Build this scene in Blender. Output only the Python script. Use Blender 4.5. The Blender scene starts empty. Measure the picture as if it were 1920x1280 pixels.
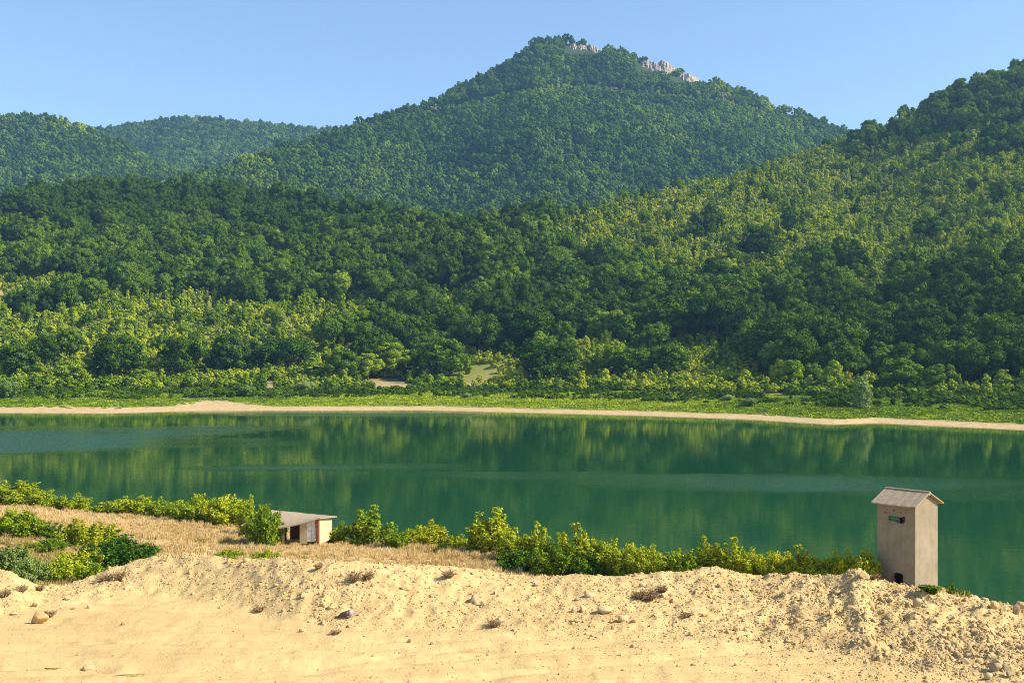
import bpy, math, random
import numpy as np
from mathutils import Vector, Matrix

random.seed(7)
RNG = np.random.default_rng(11)
F, HY, H = 2100.0, 665.0, 20.0          # focal length in photo pixels, horizon row, eye height above the lake
SCN = bpy.context.scene
COL = SCN.collection

def P(px, py, d):
    """the point at distance d (metres along the view) that a photo pixel looks at"""
    return Vector(((px - 960.0) / F * d, d, H + (HY - py) / F * d))

def proj(x, y, z):
    return 960 + F * x / y, HY - F * (z - H) / y

# ------------------------------------------------------------------ noise
def _hash(ix, iy, s):
    n = (ix.astype(np.int64) * 374761393 + iy.astype(np.int64) * 668265263 + s * 1442695041) & 0x7fffffff
    n = ((n ^ (n >> 13)) * 1274126177) & 0x7fffffff
    n = (n ^ (n >> 16)) & 0xffff
    return n / 65535.0

def vnoise(x, y, s=0):
    x = np.asarray(x, float); y = np.asarray(y, float)
    ix = np.floor(x); iy = np.floor(y); fx = x - ix; fy = y - iy
    fx = fx * fx * (3 - 2 * fx); fy = fy * fy * (3 - 2 * fy)
    a = _hash(ix, iy, s); b = _hash(ix + 1, iy, s); c = _hash(ix, iy + 1, s); d = _hash(ix + 1, iy + 1, s)
    return (a + (b - a) * fx) * (1 - fy) + (c + (d - c) * fx) * fy

def fbm(x, y, s=0, oct=4, gain=.5):
    x = np.asarray(x, float); y = np.asarray(y, float)
    t = 0; a = 1; n = 0
    for k in range(oct):
        t = t + a * (vnoise(x, y, s + 17 * k) - .5); n += a
        x = x * 2.03 + 3.1; y = y * 2.03 + 1.7; a *= gain
    return 2 * t / n      # about -1..1

def sstep(a, b, x):
    t = np.clip((np.asarray(x, float) - a) / (b - a), 0, 1)
    return t * t * (3 - 2 * t)

# ------------------------------------------------------------------ object helpers
def link(name, me, mat=None, parent=None):
    o = bpy.data.objects.new(name, me); COL.objects.link(o)
    if mat is not None:
        for m in (mat if isinstance(mat, (list, tuple)) else [mat]): me.materials.append(m)
    if parent is not None: o.parent = parent
    return o

def mesh_from(name, V, Fc, smooth=False):
    me = bpy.data.meshes.new(name)
    V = np.asarray(V, np.float32); Fc = np.asarray(Fc, np.int32)
    k = Fc.shape[1]
    me.vertices.add(len(V)); me.vertices.foreach_set('co', V.ravel())
    me.loops.add(Fc.size); me.loops.foreach_set('vertex_index', Fc.ravel())
    me.polygons.add(len(Fc)); me.polygons.foreach_set('loop_start', np.arange(0, Fc.size, k, dtype=np.int32))
    me.polygons.foreach_set('loop_total', np.full(len(Fc), k, np.int32))
    if smooth: me.polygons.foreach_set('use_smooth', np.ones(len(Fc), bool))
    me.update(calc_edges=True); me.validate()
    return me

def mesh_mixed(name, V, faces, smooth=False):
    me = bpy.data.meshes.new(name)
    me.from_pydata([tuple(map(float, v)) for v in V], [], [tuple(int(i) for i in f) for f in faces])
    if smooth: me.polygons.foreach_set('use_smooth', np.ones(len(me.polygons), bool))
    me.update()
    return me

def grid_faces(nr, nc):
    i = np.arange((nr - 1) * nc).reshape(nr - 1, nc)[:, :-1].ravel()
    return np.stack([i, i + 1, i + nc + 1, i + nc], 1)

def fattr(me, name, vals):
    a = me.attributes.new(name, 'FLOAT', 'POINT'); a.data.foreach_set('value', np.asarray(vals, np.float32).ravel())

def tag(o, label=None, cat=None, group=None, kind=None):
    if label: o['label'] = label
    if cat: o['category'] = cat
    if group: o['group'] = group
    if kind: o['kind'] = kind
    return o

def empty(name, loc, rz=0.0):
    o = bpy.data.objects.new(name, None); COL.objects.link(o)
    o.location = loc; o.rotation_euler = (0, 0, rz); o.empty_display_size = .2
    return o

class MB:
    """collects boxes and bars into one mesh"""
    def __init__(s): s.v = []; s.f = []
    def add(s, V, Fs):
        b = len(s.v); s.v += [tuple(v) for v in V]; s.f += [tuple(i + b for i in f) for f in Fs]
    def box(s, lo, hi, M=None):
        x0, y0, z0 = lo; x1, y1, z1 = hi
        V = [Vector(p) for p in ((x0,y0,z0),(x1,y0,z0),(x1,y1,z0),(x0,y1,z0),(x0,y0,z1),(x1,y0,z1),(x1,y1,z1),(x0,y1,z1))]
        if M is not None: V = [M @ p for p in V]
        s.add(V, ((3,2,1,0),(4,5,6,7),(0,1,5,4),(1,2,6,5),(2,3,7,6),(3,0,4,7)))
    def bar(s, a, b, w):
        a = Vector(a); b = Vector(b); d = (b - a).normalized()
        u = d.orthogonal().normalized(); v = d.cross(u)
        V = [p + (u * i + v * j) * w / 2 for p in (a, b) for i, j in ((-1,-1),(1,-1),(1,1),(-1,1))]
        s.add(V, ((3,2,1,0),(4,5,6,7),(0,1,5,4),(1,2,6,5),(2,3,7,6),(3,0,4,7)))
    def tube(s, pts, rad, n=6):
        pts = [Vector(p) for p in pts]; rings = []
        for i, p in enumerate(pts):
            d = (pts[min(i + 1, len(pts) - 1)] - pts[max(i - 1, 0)]).normalized()
            u = d.cross(Vector((.31, .95, .05))).normalized(); v = d.cross(u)
            r = rad[i] if isinstance(rad, (list, tuple)) else rad
            rings.append([p + (u * math.cos(k * 2 * math.pi / n) + v * math.sin(k * 2 * math.pi / n)) * r for k in range(n)])
        V = [q for r in rings for q in r]; Fs = []
        for i in range(len(pts) - 1):
            for k in range(n):
                a = i * n + k; b = i * n + (k + 1) % n
                Fs.append((a, b, b + n, a + n))
        Fs.append(tuple(range(n))[::-1]); Fs.append(tuple(range((len(pts) - 1) * n, len(pts) * n)))
        s.add(V, Fs)
    def build(s, name, mat, parent=None, smooth=False):
        return link(name, mesh_mixed(name, s.v, s.f, smooth), mat, parent)

# ------------------------------------------------------------------ material helpers
class NT:
    def __init__(s, name):
        s.m = bpy.data.materials.new(name); s.m.use_nodes = True
        s.t = s.m.node_tree; s.n = s.t.nodes; s.n.clear()
        s.out = s.n.new('ShaderNodeOutputMaterial')
    def new(s, typ, **kw):
        n = s.n.new('ShaderNode' + typ)
        for k, v in kw.items():
            if k.startswith('i_'):
                key = k[2:]
                key = int(key) if key.isdigit() else key.replace('_', ' ')
                if isinstance(v, bpy.types.NodeSocket): s.t.links.new(v, n.inputs[key])
                else: n.inputs[key].default_value = v
            else: setattr(n, k, v)
        return n
    def link(s, a, b): s.t.links.new(a, b)
    def noise(s, vec, scale, detail=4, rough=.55, dist=0.0):
        n = s.new('TexNoise', i_Scale=scale, i_Detail=detail, i_Roughness=rough, i_Distortion=dist)
        if vec is not None: s.link(vec, n.inputs['Vector'])
        return n.outputs['Fac']
    def ramp(s, fac, stops, interp='LINEAR'):
        n = s.new('ValToRGB'); n.color_ramp.interpolation = interp
        e = n.color_ramp.elements
        while len(e) < len(stops): e.new(.5)
        for el, (p, c) in zip(e, stops):
            el.position = p; el.color = (*c, 1) if len(c) == 3 else c
        s.link(fac, n.inputs[0]); return n.outputs[0]
    def mix(s, fac, a, b, blend='MIX'):
        n = s.new('Mix', data_type='RGBA', blend_type=blend)
        for key, v in ((0, fac), (6, a), (7, b)):
            if isinstance(v, bpy.types.NodeSocket): s.link(v, n.inputs[key])
            else: n.inputs[key].default_value = v if key == 0 else (*v, 1)
        return n.outputs[2]
    def math(s, op, a, b=None, clamp=False):
        n = s.new('Math', operation=op); n.use_clamp = clamp
        for i, v in enumerate((a, b)):
            if v is None: continue
            if isinstance(v, bpy.types.NodeSocket): s.link(v, n.inputs[i])
            else: n.inputs[i].default_value = v
        return n.outputs[0]
    def attr(s, name, typ='GEOMETRY', out='Fac'):
        n = s.new('Attribute', attribute_type=typ, attribute_name=name); return n.outputs[out]
    def pos(s): return s.new('NewGeometry').outputs['Position']
    def obj(s): return s.new('TexCoord').outputs['Object']
    def bump(s, h, strength, dist):
        n = s.new('Bump', i_Strength=strength, i_Distance=dist); s.link(h, n.inputs['Height']); return n.outputs[0]
    def princ(s, col, rough=.9, normal=None, spec=.2, **kw):
        b = s.new('BsdfPrincipled')
        for key, v in (('Base Color', col), ('Roughness', rough), ('Specular IOR Level', spec)):
            if isinstance(v, bpy.types.NodeSocket): s.link(v, b.inputs[key])
            else: b.inputs[key].default_value = (*v, 1) if key == 'Base Color' else v
        if normal is not None: s.link(normal, b.inputs['Normal'])
        s.link(b.outputs[0], s.out.inputs[0]); return b

def leaf_material(name, stops, spread=.18, trans=.15, clump=.40, camp=.42):
    """foliage: the colour of a plant comes from its tone, each leaf differs a little"""
    t = NT(name)
    tone = t.attr('tone', 'INSTANCER')
    g = t.new('NewGeometry')
    r = t.math('SUBTRACT', g.outputs['Random Per Island'], .5)
    cl = t.math('MULTIPLY', t.math('SUBTRACT', t.noise(t.obj(), clump, 2, .5), .5), camp)       # leaf clusters, some paler
    tt = t.math('ADD', t.math('ADD', tone, cl), t.math('MULTIPLY', r, spread * 2), clamp=True)
    col = t.ramp(tt, stops)
    d = t.new('BsdfDiffuse'); t.link(col, d.inputs[0])
    tr = t.new('BsdfTranslucent'); t.link(t.mix(1.0, col, (1.0, 1.0, .55), 'MULTIPLY'), tr.inputs[0])
    m = t.new('MixShader', i_0=trans); t.link(d.outputs[0], m.inputs[1]); t.link(tr.outputs[0], m.inputs[2])
    t.link(m.outputs[0], t.out.inputs[0])
    return t.m

GREENS = [(0.0, (.030, .066, .008)), (.25, (.090, .172, .012)), (.5, (.205, .295, .018)), (.75, (.390, .455, .028)), (1.0, (.52, .53, .038))]
M = {}
M['leaf'] = leaf_material('tree_leaves', GREENS, .18, .12)
M['far_leaf'] = leaf_material('far_leaves', GREENS, .05, .15, .22, .12)
M['shrub_leaf'] = leaf_material('shrub_leaves', [(0, (.035, .100, .012)), (.3, (.120, .225, .016)), (.6, (.33, .41, .022)), (.85, (.56, .54, .028)), (1, (.64, .50, .03))], spread=.30, trans=.3, clump=1.6)
M['grey_leaf'] = leaf_material('grey_leaves', [(0, (.065, .12, .025)), (.5, (.17, .25, .055)), (1, (.32, .39, .11))], spread=.25)

def bark(name, c):
    t = NT(name); n = t.noise(t.obj(), 6, 5)
    t.princ(t.mix(n, tuple(x * .6 for x in c), c), .95, t.bump(n, .6, .05)); return t.m
M['bark'] = bark('bark', (.13, .10, .07))
M['dry_stem'] = bark('dry_stems', (.34, .23, .12))

# ---- earth of the near bank: dirt fill, dry grass soil and the trodden path (attributes on the sheet)
def near_ground_material():
    t = NT('near_ground'); p = t.pos()
    n1 = t.noise(p, .35, 5, .6); n2 = t.noise(p, 3.0, 6, .65); n3 = t.noise(p, 22, 5, .7)
    st = t.new('Mapping'); st.inputs['Scale'].default_value = (.35, 3.2, 1); t.link(p, st.inputs['Vector'])
    n4 = t.noise(st.outputs[0], 1.2, 6, .7, .6)
    dirt = t.ramp(n1, [(.3, (.52, .365, .155)), (.5, (.63, .45, .195)), (.7, (.67, .485, .22))])
    dirt = t.mix(t.ramp(n2, [(.35, (0, 0, 0)), (.75, (1, 1, 1))]), dirt, (.50, .34, .145))
    dirt = t.mix(t.math('MULTIPLY', t.ramp(n4, [(.52, (0, 0, 0)), (.72, (1, 1, 1))]), .7), dirt, (.44, .295, .125))
    dirt = t.mix(t.math('MULTIPLY', t.ramp(n3, [(.5, (0, 0, 0)), (.85, (1, 1, 1))]), .5), dirt, (.36, .24, .11))
    hay = t.ramp(t.noise(p, .5, 6, .7), [(.3, (.38, .25, .09)), (.55, (.50, .345, .14)), (.75, (.38, .29, .10))])
    path = (.50, .36, .20)
    col = t.mix(t.attr('path'), hay, path)
    col = t.mix(t.attr('dirt'), col, dirt)
    hgt = t.math('ADD', t.math('MULTIPLY', n2, .6), t.math('MULTIPLY', n3, .4))
    t.princ(col, .97, t.bump(hgt, .7, .06), .1)
    return t.m
M['near_ground'] = near_ground_material()

def rock_material(name, a, b, scale=6):
    t = NT(name); p = t.obj()
    n = t.noise(p, scale, 6, .65); n2 = t.noise(p, scale * 7, 4, .7)
    tone = t.attr('tone', 'INSTANCER')
    c = t.mix(n, a, b)
    c = t.mix(t.math('MULTIPLY', tone, .6), c, tuple(x * .62 for x in a))
    t.princ(c, .95, t.bump(t.math('ADD', n, t.math('MULTIPLY', n2, .4)), .6, .03), .15)
    return t.m
M['clod'] = rock_material('dirt_clod', (.48, .33, .145), (.66, .48, .23))
M['stone'] = rock_material('pale_stone', (.46, .34, .175), (.60, .465, .26))
M['orange_stone'] = rock_material('orange_stone', (.50, .30, .12), (.62, .41, .19))
M['grey_stone'] = rock_material('grey_stone', (.32, .24, .14), (.50, .395, .25))

def hill_material(name, lush, light):
    t = NT(name); p = t.pos()
    n = t.noise(p, .03, 6, .65); n2 = t.noise(p, .3, 5, .7)
    c = t.mix(t.ramp(n2, [(.3, (0, 0, 0)), (.7, (1, 1, 1))]), tuple(x * .75 for x in lush), lush)
    l = t.mix(t.ramp(n, [(.35, (0, 0, 0)), (.65, (1, 1, 1))]), light, (.29, .25, .08))
    c = t.mix(t.attr('open'), c, l)
    sand = t.ramp(n2, [(.3, (.42, .29, .135)), (.7, (.55, .405, .205))])
    c = t.mix(t.attr('sand'), c, sand)
    grass = t.ramp(n2, [(.25, (.14, .20, .032)), (.6, (.25, .27, .05)), (.8, (.38, .32, .11))])
    c = t.mix(t.attr('grass'), c, grass)
    t.princ(c, .97, t.bump(n2, .6, .8), .1)
    return t.m
M['hill'] = hill_material('hillside_ground', (.030, .055, .018), (.17, .215, .035))

def water_material():
    t = NT('lake_water'); p = t.pos()
    rip = t.attr('ripple')
    mp = t.new('Mapping'); mp.inputs['Scale'].default_value = (.9, 1.5, 1); t.link(p, mp.inputs['Vector'])
    n = t.noise(mp.outputs[0], .55, 3, .5)
    n2 = t.noise(mp.outputs[0], 2.4, 3, .55)
    h = t.math('ADD', t.math('MULTIPLY', n, t.math('ADD', .045, t.math('MULTIPLY', rip, .60))), t.math('MULTIPLY', n2, t.math('ADD', .006, t.math('MULTIPLY', rip, .40))))
    bp = t.new('Bump', i_Strength=1.0, i_Distance=.10); t.link(h, bp.inputs['Height'])
    rough = t.math('ADD', .045, t.math('MULTIPLY', rip, .22))
    col = t.mix(t.noise(p, .012, 3), (.005, .056, .021), (.009, .064, .021))
    b = t.princ(col, rough, bp.outputs[0], .5); b.inputs['IOR'].default_value = 1.33
    return t.m
M['water'] = water_material()

def plain(name, a, b, scale=4, rough=.9, bump=.3, dist=.02, spec=.2):
    t = NT(name); n = t.noise(t.obj(), scale, 6, .65); n2 = t.noise(t.obj(), scale * 9, 4, .7)
    c = t.mix(t.ramp(n, [(.3, (0, 0, 0)), (.7, (1, 1, 1))]), a, b)
    t.princ(c, rough, t.bump(t.math('ADD', n, t.math('MULTIPLY', n2, .5)), bump, dist), spec)
    return t.m
def render_material():
    t = NT('tower_render'); p = t.obj()
    mp = t.new('Mapping'); mp.inputs['Scale'].default_value = (1.0, 1.0, .75); t.link(p, mp.inputs['Vector'])
    n = t.noise(mp.outputs[0], 1.6, 6, .65); n2 = t.noise(p, 9, 5, .7); n3 = t.noise(p, 60, 3, .6)
    c = t.ramp(n, [(.28, (.240, .200, .132)), (.5, (.298, .250, .170)), (.75, (.345, .291, .200))])
    c = t.mix(t.math('MULTIPLY', t.ramp(n2, [(.55, (0, 0, 0)), (.8, (1, 1, 1))]), .5), c, (.21, .165, .115))
    sx = t.new('SeparateXYZ'); t.link(p, sx.inputs[0])
    j = t.math('ADD', sx.outputs[2], t.math('MULTIPLY', n2, .5))                    # weathered upper lift of the shaft
    c = t.mix(t.math('MULTIPLY', t.ramp(t.math('SUBTRACT', j, 6.7), [(.42, (0, 0, 0)), (.5, (1, 1, 1))]), .35), c, (.24, .185, .12))
    ln = t.new('Mapping'); ln.inputs['Scale'].default_value = (1.5, 1.5, .22); t.link(p, ln.inputs['Vector'])
    c = t.mix(t.math('MULTIPLY', t.ramp(t.noise(ln.outputs[0], 1.5, 4, .6), [(.50, (0, 0, 0)), (.72, (1, 1, 1))]), .38), c, (.165, .135, .098))
    ft = t.math('ADD', sx.outputs[2], t.math('MULTIPLY', n, 1.6))                 # splashed, earthy foot
    c = t.mix(t.math('MULTIPLY', t.ramp(t.math('MULTIPLY', ft, .2), [(.62, (1, 1, 1)), (.86, (0, 0, 0))]), .5), c, (.36, .26, .145))
    t.princ(c, .95, t.bump(t.math('ADD', n2, n3), .35, .02), .1)
    return t.m
M['render'] = render_material()
M['roof_cement'] = plain('cement_roof', (.29, .225, .145), (.40, .32, .21), 3)
M['roof_ochre'] = plain('lichen_ridge', (.42, .30, .13), (.50, .38, .20), 3)
M['plaster'] = plain('beige_plaster', (.50, .38, .21), (.62, .49, .29), 3)
M['white_paint'] = plain('white_paint', (.62, .59, .53), (.78, .75, .69), 5)
M['brick'] = plain('bare_brick', (.22, .085, .045), (.36, .15, .075), 12)
M['dark_wood'] = plain('dark_wood', (.055, .040, .030), (.10, .075, .055), 6)
M['inside_dark'] = plain('dark_interior', (.060, .045, .034), (.10, .075, .055), 4)  # near-black tone: tower floor, and shade painted as small wall holes
M['timber'] = plain('grey_timber', (.20, .165, .12), (.30, .25, .19), 6)
M['steel'] = plain('galvanised_steel', (.38, .40, .40), (.48, .50, .50), 6, rough=.6)
M['bottle'] = plain('brown_plastic', (.050, .028, .032), (.085, .050, .052), 14, rough=.45, spec=.5)
M['bottle_label'] = plain('pale_sole', (.30, .25, .27), (.42, .36, .37), 14, rough=.6)
def cliff_material():
    t = NT('limestone'); p = t.pos()
    mp = t.new('Mapping'); mp.inputs['Scale'].default_value = (1, 1, .35); t.link(p, mp.inputs['Vector'])
    n = t.noise(mp.outputs[0], .22, 6, .7); n2 = t.noise(p, .12, 4, .6)
    c = t.ramp(n, [(.3, (.18, .15, .11)), (.5, (.33, .29, .23)), (.75, (.46, .41, .34))])
    c = t.mix(t.ramp(n2, [(.55, (0, 0, 0)), (.7, (1, 1, 1))]), c, (.28, .22, .15))
    t.princ(c, .95, t.bump(n, .8, 1.5), .1); return t.m
M['cliff'] = cliff_material()
def hay_material():
    t = NT('dry_grass_blades')
    tone = t.attr('tone', 'INSTANCER'); r = t.new('NewGeometry').outputs['Random Per Island']
    v = t.math('ADD', tone, t.math('MULTIPLY', t.math('SUBTRACT', r, .5), .35), clamp=True)
    c = t.ramp(v, [(0, (.22, .22, .06)), (.25, (.44, .32, .11)), (.6, (.68, .495, .225)), (1, (.80, .63, .33))])
    d = t.new('BsdfDiffuse'); t.link(c, d.inputs[0]); tr = t.new('BsdfTranslucent'); t.link(c, tr.inputs[0])
    m = t.new('MixShader', i_0=.3); t.link(d.outputs[0], m.inputs[1]); t.link(tr.outputs[0], m.inputs[2])
    t.link(m.outputs[0], t.out.inputs[0]); return t.m
M['hay'] = hay_material()

# ------------------------------------------------------------------ scattering of stuff
def proto(name, me, mat):
    o = bpy.data.objects.new(name, me); me.materials.clear(); me.materials.append(mat)
    return o                              # never linked: only the source of a mass nobody could count

def scatter(name, protos, pos, vi, scl, rot, tone):
    me = bpy.data.meshes.new(name)
    pos = np.asarray(pos, np.float32)
    me.vertices.add(len(pos)); me.vertices.foreach_set('co', pos.ravel())
    a = me.attributes.new('vi', 'INT', 'POINT'); a.data.foreach_set('value', np.asarray(vi, np.int32))
    fattr(me, 'tone', tone)
    for nm, v in (('scl', scl), ('rot', rot)):
        a = me.attributes.new(nm, 'FLOAT_VECTOR', 'POINT'); a.data.foreach_set('vector', np.asarray(v, np.float32).ravel())
    o = bpy.data.objects.new(name, me); COL.objects.link(o)
    g = bpy.data.node_groups.new(name, 'GeometryNodeTree')
    g.interface.new_socket('Geometry', in_out='INPUT', socket_type='NodeSocketGeometry')
    g.interface.new_socket('Geometry', in_out='OUTPUT', socket_type='NodeSocketGeometry')
    N = g.nodes; gi = N.new('NodeGroupInput'); go = N.new('NodeGroupOutput')
    inst = N.new('GeometryNodeInstanceOnPoints'); inst.inputs['Pick Instance'].default_value = True
    g2 = N.new('GeometryNodeGeometryToInstance')
    for pr in reversed(protos):
        oi = N.new('GeometryNodeObjectInfo'); oi.inputs['Object'].default_value = pr
        oi.inputs['As Instance'].default_value = False
        g.links.new(oi.outputs['Geometry'], g2.inputs[0])
    g.links.new(gi.outputs[0], inst.inputs['Points']); g.links.new(g2.outputs[0], inst.inputs['Instance'])
    for nm, typ, key in (('vi', 'INT', 'Instance Index'), ('scl', 'FLOAT_VECTOR', 'Scale'), ('rot', 'FLOAT_VECTOR', 'Rotation')):
        na = N.new('GeometryNodeInputNamedAttribute'); na.data_type = typ; na.inputs['Name'].default_value = nm
        g.links.new(na.outputs['Attribute'], inst.inputs[key])
    g.links.new(inst.outputs[0], go.inputs[0])
    md = o.modifiers.new('scatter', 'NODES'); md.node_group = g
    tag(o, kind='stuff')
    return o

# ------------------------------------------------------------------ plants
def ico(sub):
    import bmesh
    bm = bmesh.new(); bmesh.ops.create_icosphere(bm, subdivisions=sub, radius=1)
    V = np.array([v.co[:] for v in bm.verts]); Fc = np.array([[v.index for v in f.verts] for f in bm.faces]); bm.free()
    return V, Fc
ICO1, ICO2, ICO3 = ico(1), ico(2), ico(3)

def quads(c, n, size, rng, aspect=1.2):
    """leaf blades: one quad for each centre c with normal n"""
    k = len(c)
    n = n / np.linalg.norm(n, axis=1, keepdims=True)
    r = rng.normal(size=(k, 3)); u = np.cross(n, r); u /= np.linalg.norm(u, axis=1, keepdims=True); v = np.cross(n, u)
    s = np.asarray(size).reshape(-1, 1) * np.ones((k, 1)); a = s * aspect * .5; b = s * .5
    V = np.stack([c - u * a, c - v * b + u * a * .1, c + u * a, c + v * b + u * a * .1], 1).reshape(-1, 3)
    return V, np.arange(4 * k).reshape(-1, 4)

def crown_mesh(name, seed, Ht, R, base, nl, nleaf, ls, kind='dome', jit=.32):
    """a crown of overlapping leaf clumps, its leaves spread over the clumps and a little beyond them"""
    rng = np.random.default_rng(seed)
    zc = base + (Ht - base) * .5; hz = (Ht - base) * .5
    C = []; Rr = []
    ga = math.pi * (3 - math.sqrt(5))
    for i in range(nl):
        if kind == 'tall':
            t = (i + .5) / nl; z = base + (Ht - base) * (t * .88 + .04); w = R * (.30 + .75 * math.sin(math.pi * (t * .86 + .1))) * .62
            a = i * ga + rng.uniform(-.5, .5); rr = w * rng.uniform(.4, 1.0)
            C.append((rr * math.cos(a), rr * math.sin(a), z)); Rr.append(R * rng.uniform(.30, .48) * (1.1 - .45 * t))
        else:
            u = 1 - 1.72 * (i + .5) / nl; s = math.sqrt(max(0, 1 - u * u)); a = i * ga + rng.uniform(-.4, .4)
            k = rng.uniform(.42, .94)
            C.append((R * s * k * math.cos(a), R * s * k * math.sin(a), zc + hz * (u * k))); Rr.append(R * rng.uniform(.15, .36))
    C = np.array(C); Rr = np.array(Rr)
    C[:, :2] += rng.normal(scale=R * .10, size=(nl, 2)); C[:, :2] *= rng.uniform(.82, 1.12, 2)
    # leaves
    w = Rr ** 2; idx = rng.choice(nl, nleaf, p=w / w.sum())
    d = rng.normal(size=(nleaf, 3)); d /= np.linalg.norm(d, axis=1, keepdims=True)
    out = C[idx] - np.array([0, 0, zc]); out /= np.linalg.norm(out, axis=1, keepdims=True) + 1e-6
    d = d + out * .55 + np.array([0, 0, .15]); d /= np.linalg.norm(d, axis=1, keepdims=True)
    rad = Rr[idx][:, None] * rng.uniform(.80, 1.28, (nleaf, 1))
    c = C[idx] + d * rad * np.array([1, 1, .85])
    keep = np.ones(nleaf, bool)
    n = d * .9 + rng.normal(size=(nleaf, 3)) * jit
    V, Fq = quads(c[keep], n[keep], ls * rng.uniform(.6, 1.35, keep.sum()), rng)
    # inner leaf mass of each clump
    Vs = [V]; Fs = [Fq]; off = len(V)
    iv, jf = ICO1
    for k in range(nl):
        lump = 1 + rng.uniform(-.18, .18, (len(iv), 1))
        Vs.append(C[k] + iv * lump * Rr[k] * np.array([.80, .80, .68]))
        Fs.append(np.concatenate([jf, jf[:, 2:3]], 1) + off); off += len(iv)
    V = np.concatenate(Vs); Fq = np.concatenate(Fs)
    me = bpy.data.meshes.new(name)
    faces = [tuple(f) if f[2] != f[3] else tuple(f[:3]) for f in Fq.tolist()]
    me.from_pydata(V.tolist(), [], faces); me.update()
    return me

def trunk_mesh(name, seed, Ht, r):
    rng = random.Random(seed); mb = MB()
    top = Ht * .72
    mb.tube([(0, 0, -.6), (0, 0, .3), (rng.uniform(-.1, .1) * r * 4, rng.uniform(-.1, .1) * r * 4, top * .5), (rng.uniform(-.3, .3), rng.uniform(-.3, .3), top)], [r * 1.5, r * 1.05, r * .8, r * .25], 7)
    for k in range(5):
        a = k * 2.4 + rng.uniform(-.4, .4); z = Ht * rng.uniform(.25, .5); L = Ht * rng.uniform(.2, .32)
        mb.tube([(0, 0, z), (math.cos(a) * L * .5, math.sin(a) * L * .5, z + L * .35), (math.cos(a) * L, math.sin(a) * L, z + L * .95)], [r * .5, r * .33, r * .12], 5)
    return mesh_mixed(name, mb.v, mb.f, True)

def shrub_mesh(seed, Ht, R, nstem, nleaf, ls, spiky=.5):
    """a many-stemmed bush: arching stems, each with sprays of leaves along its upper two thirds"""
    rng = np.random.default_rng(seed); mb = MB()
    cs = []; ns = []
    per = nleaf // nstem
    for i in range(nstem):
        a = rng.uniform(0, 2 * math.pi); rr = R * math.sqrt(rng.uniform(0, 1)) * .9
        h = Ht * (rng.uniform(.55, 1.0) if rng.random() > spiky * .3 else rng.uniform(.95, 1.18)) * (1 - .45 * (rr / R) ** 2)
        b = np.array([math.cos(a) * rr * .35, math.sin(a) * rr * .35, -.15]); t = np.array([math.cos(a) * rr, math.sin(a) * rr, h])
        mid = (b + t) / 2 + np.array([-math.cos(a) * .12 * rr, -math.sin(a) * .12 * rr, .12 * h]) + rng.normal(scale=.06 * Ht, size=3)
        q = lambda s: (1 - s) ** 2 * b + 2 * s * (1 - s) * mid + s * s * t
        mb.tube([q(0), q(.35), q(.7), q(1)], [.035, .026, .017, .006], 4)
        # sprays
        nsp = 9
        for k in range(nsp):
            s = .22 + .78 * (k + rng.random()) / nsp; p = q(min(s, 1)); w = (.40 - .25 * s) * min(R, Ht) * rng.uniform(.6, 1.5) * .8
            m = max(3, per // nsp)
            dd = rng.normal(size=(m, 3)); dd /= np.linalg.norm(dd, axis=1, keepdims=True)
            cs.append(p + dd * w * rng.uniform(.25, 1.0, (m, 1)) * np.array([1, 1, .75])); ns.append(dd * .55 + rng.normal(size=(m, 3)) * .4 + np.array([0, 0, .45]))
    c = np.concatenate(cs); n = np.concatenate(ns); c[:, 2] = np.maximum(c[:, 2], .03)
    V, Fq = quads(c, n, ls * rng.uniform(.6, 1.3, len(c)), rng, 1.9)
    return mesh_from('foliage', V, Fq), mesh_mixed('stems', mb.v, mb.f, True)

def rock_mesh(name, seed, flat=.7, sub=3, rough=.22, cuts=7):
    rng = np.random.default_rng(seed)
    V, Fc = (ICO3 if sub == 3 else ICO2 if sub == 2 else ICO1); V = V.copy()
    for k in range(cuts * 2):
        n = rng.normal(size=3); n /= np.linalg.norm(n); dd = rng.uniform(.42, .78)
        s = V @ n; V -= np.outer(np.maximum(0, s - dd) * .97, n)
    ph = rng.uniform(0, 50, 3)
    nn = fbm(V[:, 0] * 2 + ph[0] + V[:, 2], V[:, 1] * 2 + ph[1] - V[:, 2] * .7, seed, 4)
    V *= (1 + rough * nn)[:, None]
    V *= np.array([1.0, rng.uniform(.65, .95), flat])
    return mesh_from(name, V, Fc)

# ------------------------------------------------------------------ near bank
def lin(tbl):
    xs = [a for a, _ in tbl]; ys = [b for _, b in tbl]
    return lambda v: np.interp(v, xs, ys)
crest_y = lin([(-900, 1040), (-300, 1045), (-60, 1052), (0, 1068), (30, 1076), (62, 1097), (95, 1099), (135, 1093), (160, 1080), (200, 1067), (250, 1052), (300, 1042), (380, 1038), (450, 1046), (520, 1046), (600, 1051),
               (700, 1053), (800, 1060), (900, 1066), (1000, 1077), (1100, 1072), (1200, 1079), (1290, 1070), (1340, 1061), (1400, 1074), (1500, 1073), (1560, 1079), (1585, 1074), (1605, 1060), (1620, 1070), (1636, 1088), (1690, 1098),
               (1760, 1108), (1800, 1117), (1850, 1128), (1920, 1138), (2200, 1160), (2800, 1190)])
foot_y = lin([(-900, 1190), (-100, 1180), (0, 1165), (100, 1135), (200, 1118), (300, 1112), (380, 1116), (450, 1145), (520, 1165), (700, 1178), (900, 1178), (1100, 1192), (1250, 1195), (1400, 1198), (1520, 1212), (1620, 1236), (1750, 1262), (1920, 1295), (2800, 1420)])
shore_d = lin([(-400, 320), (-200, 215), (-120, 180), (-75, 160), (-58, 147), (-40, 137), (-28, 131), (-18, 127), (-8, 120), (4, 113), (14, 109), (22, 105), (28, 101), (33, 94), (40, 87), (60, 80), (120, 62), (300, 30)])
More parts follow.
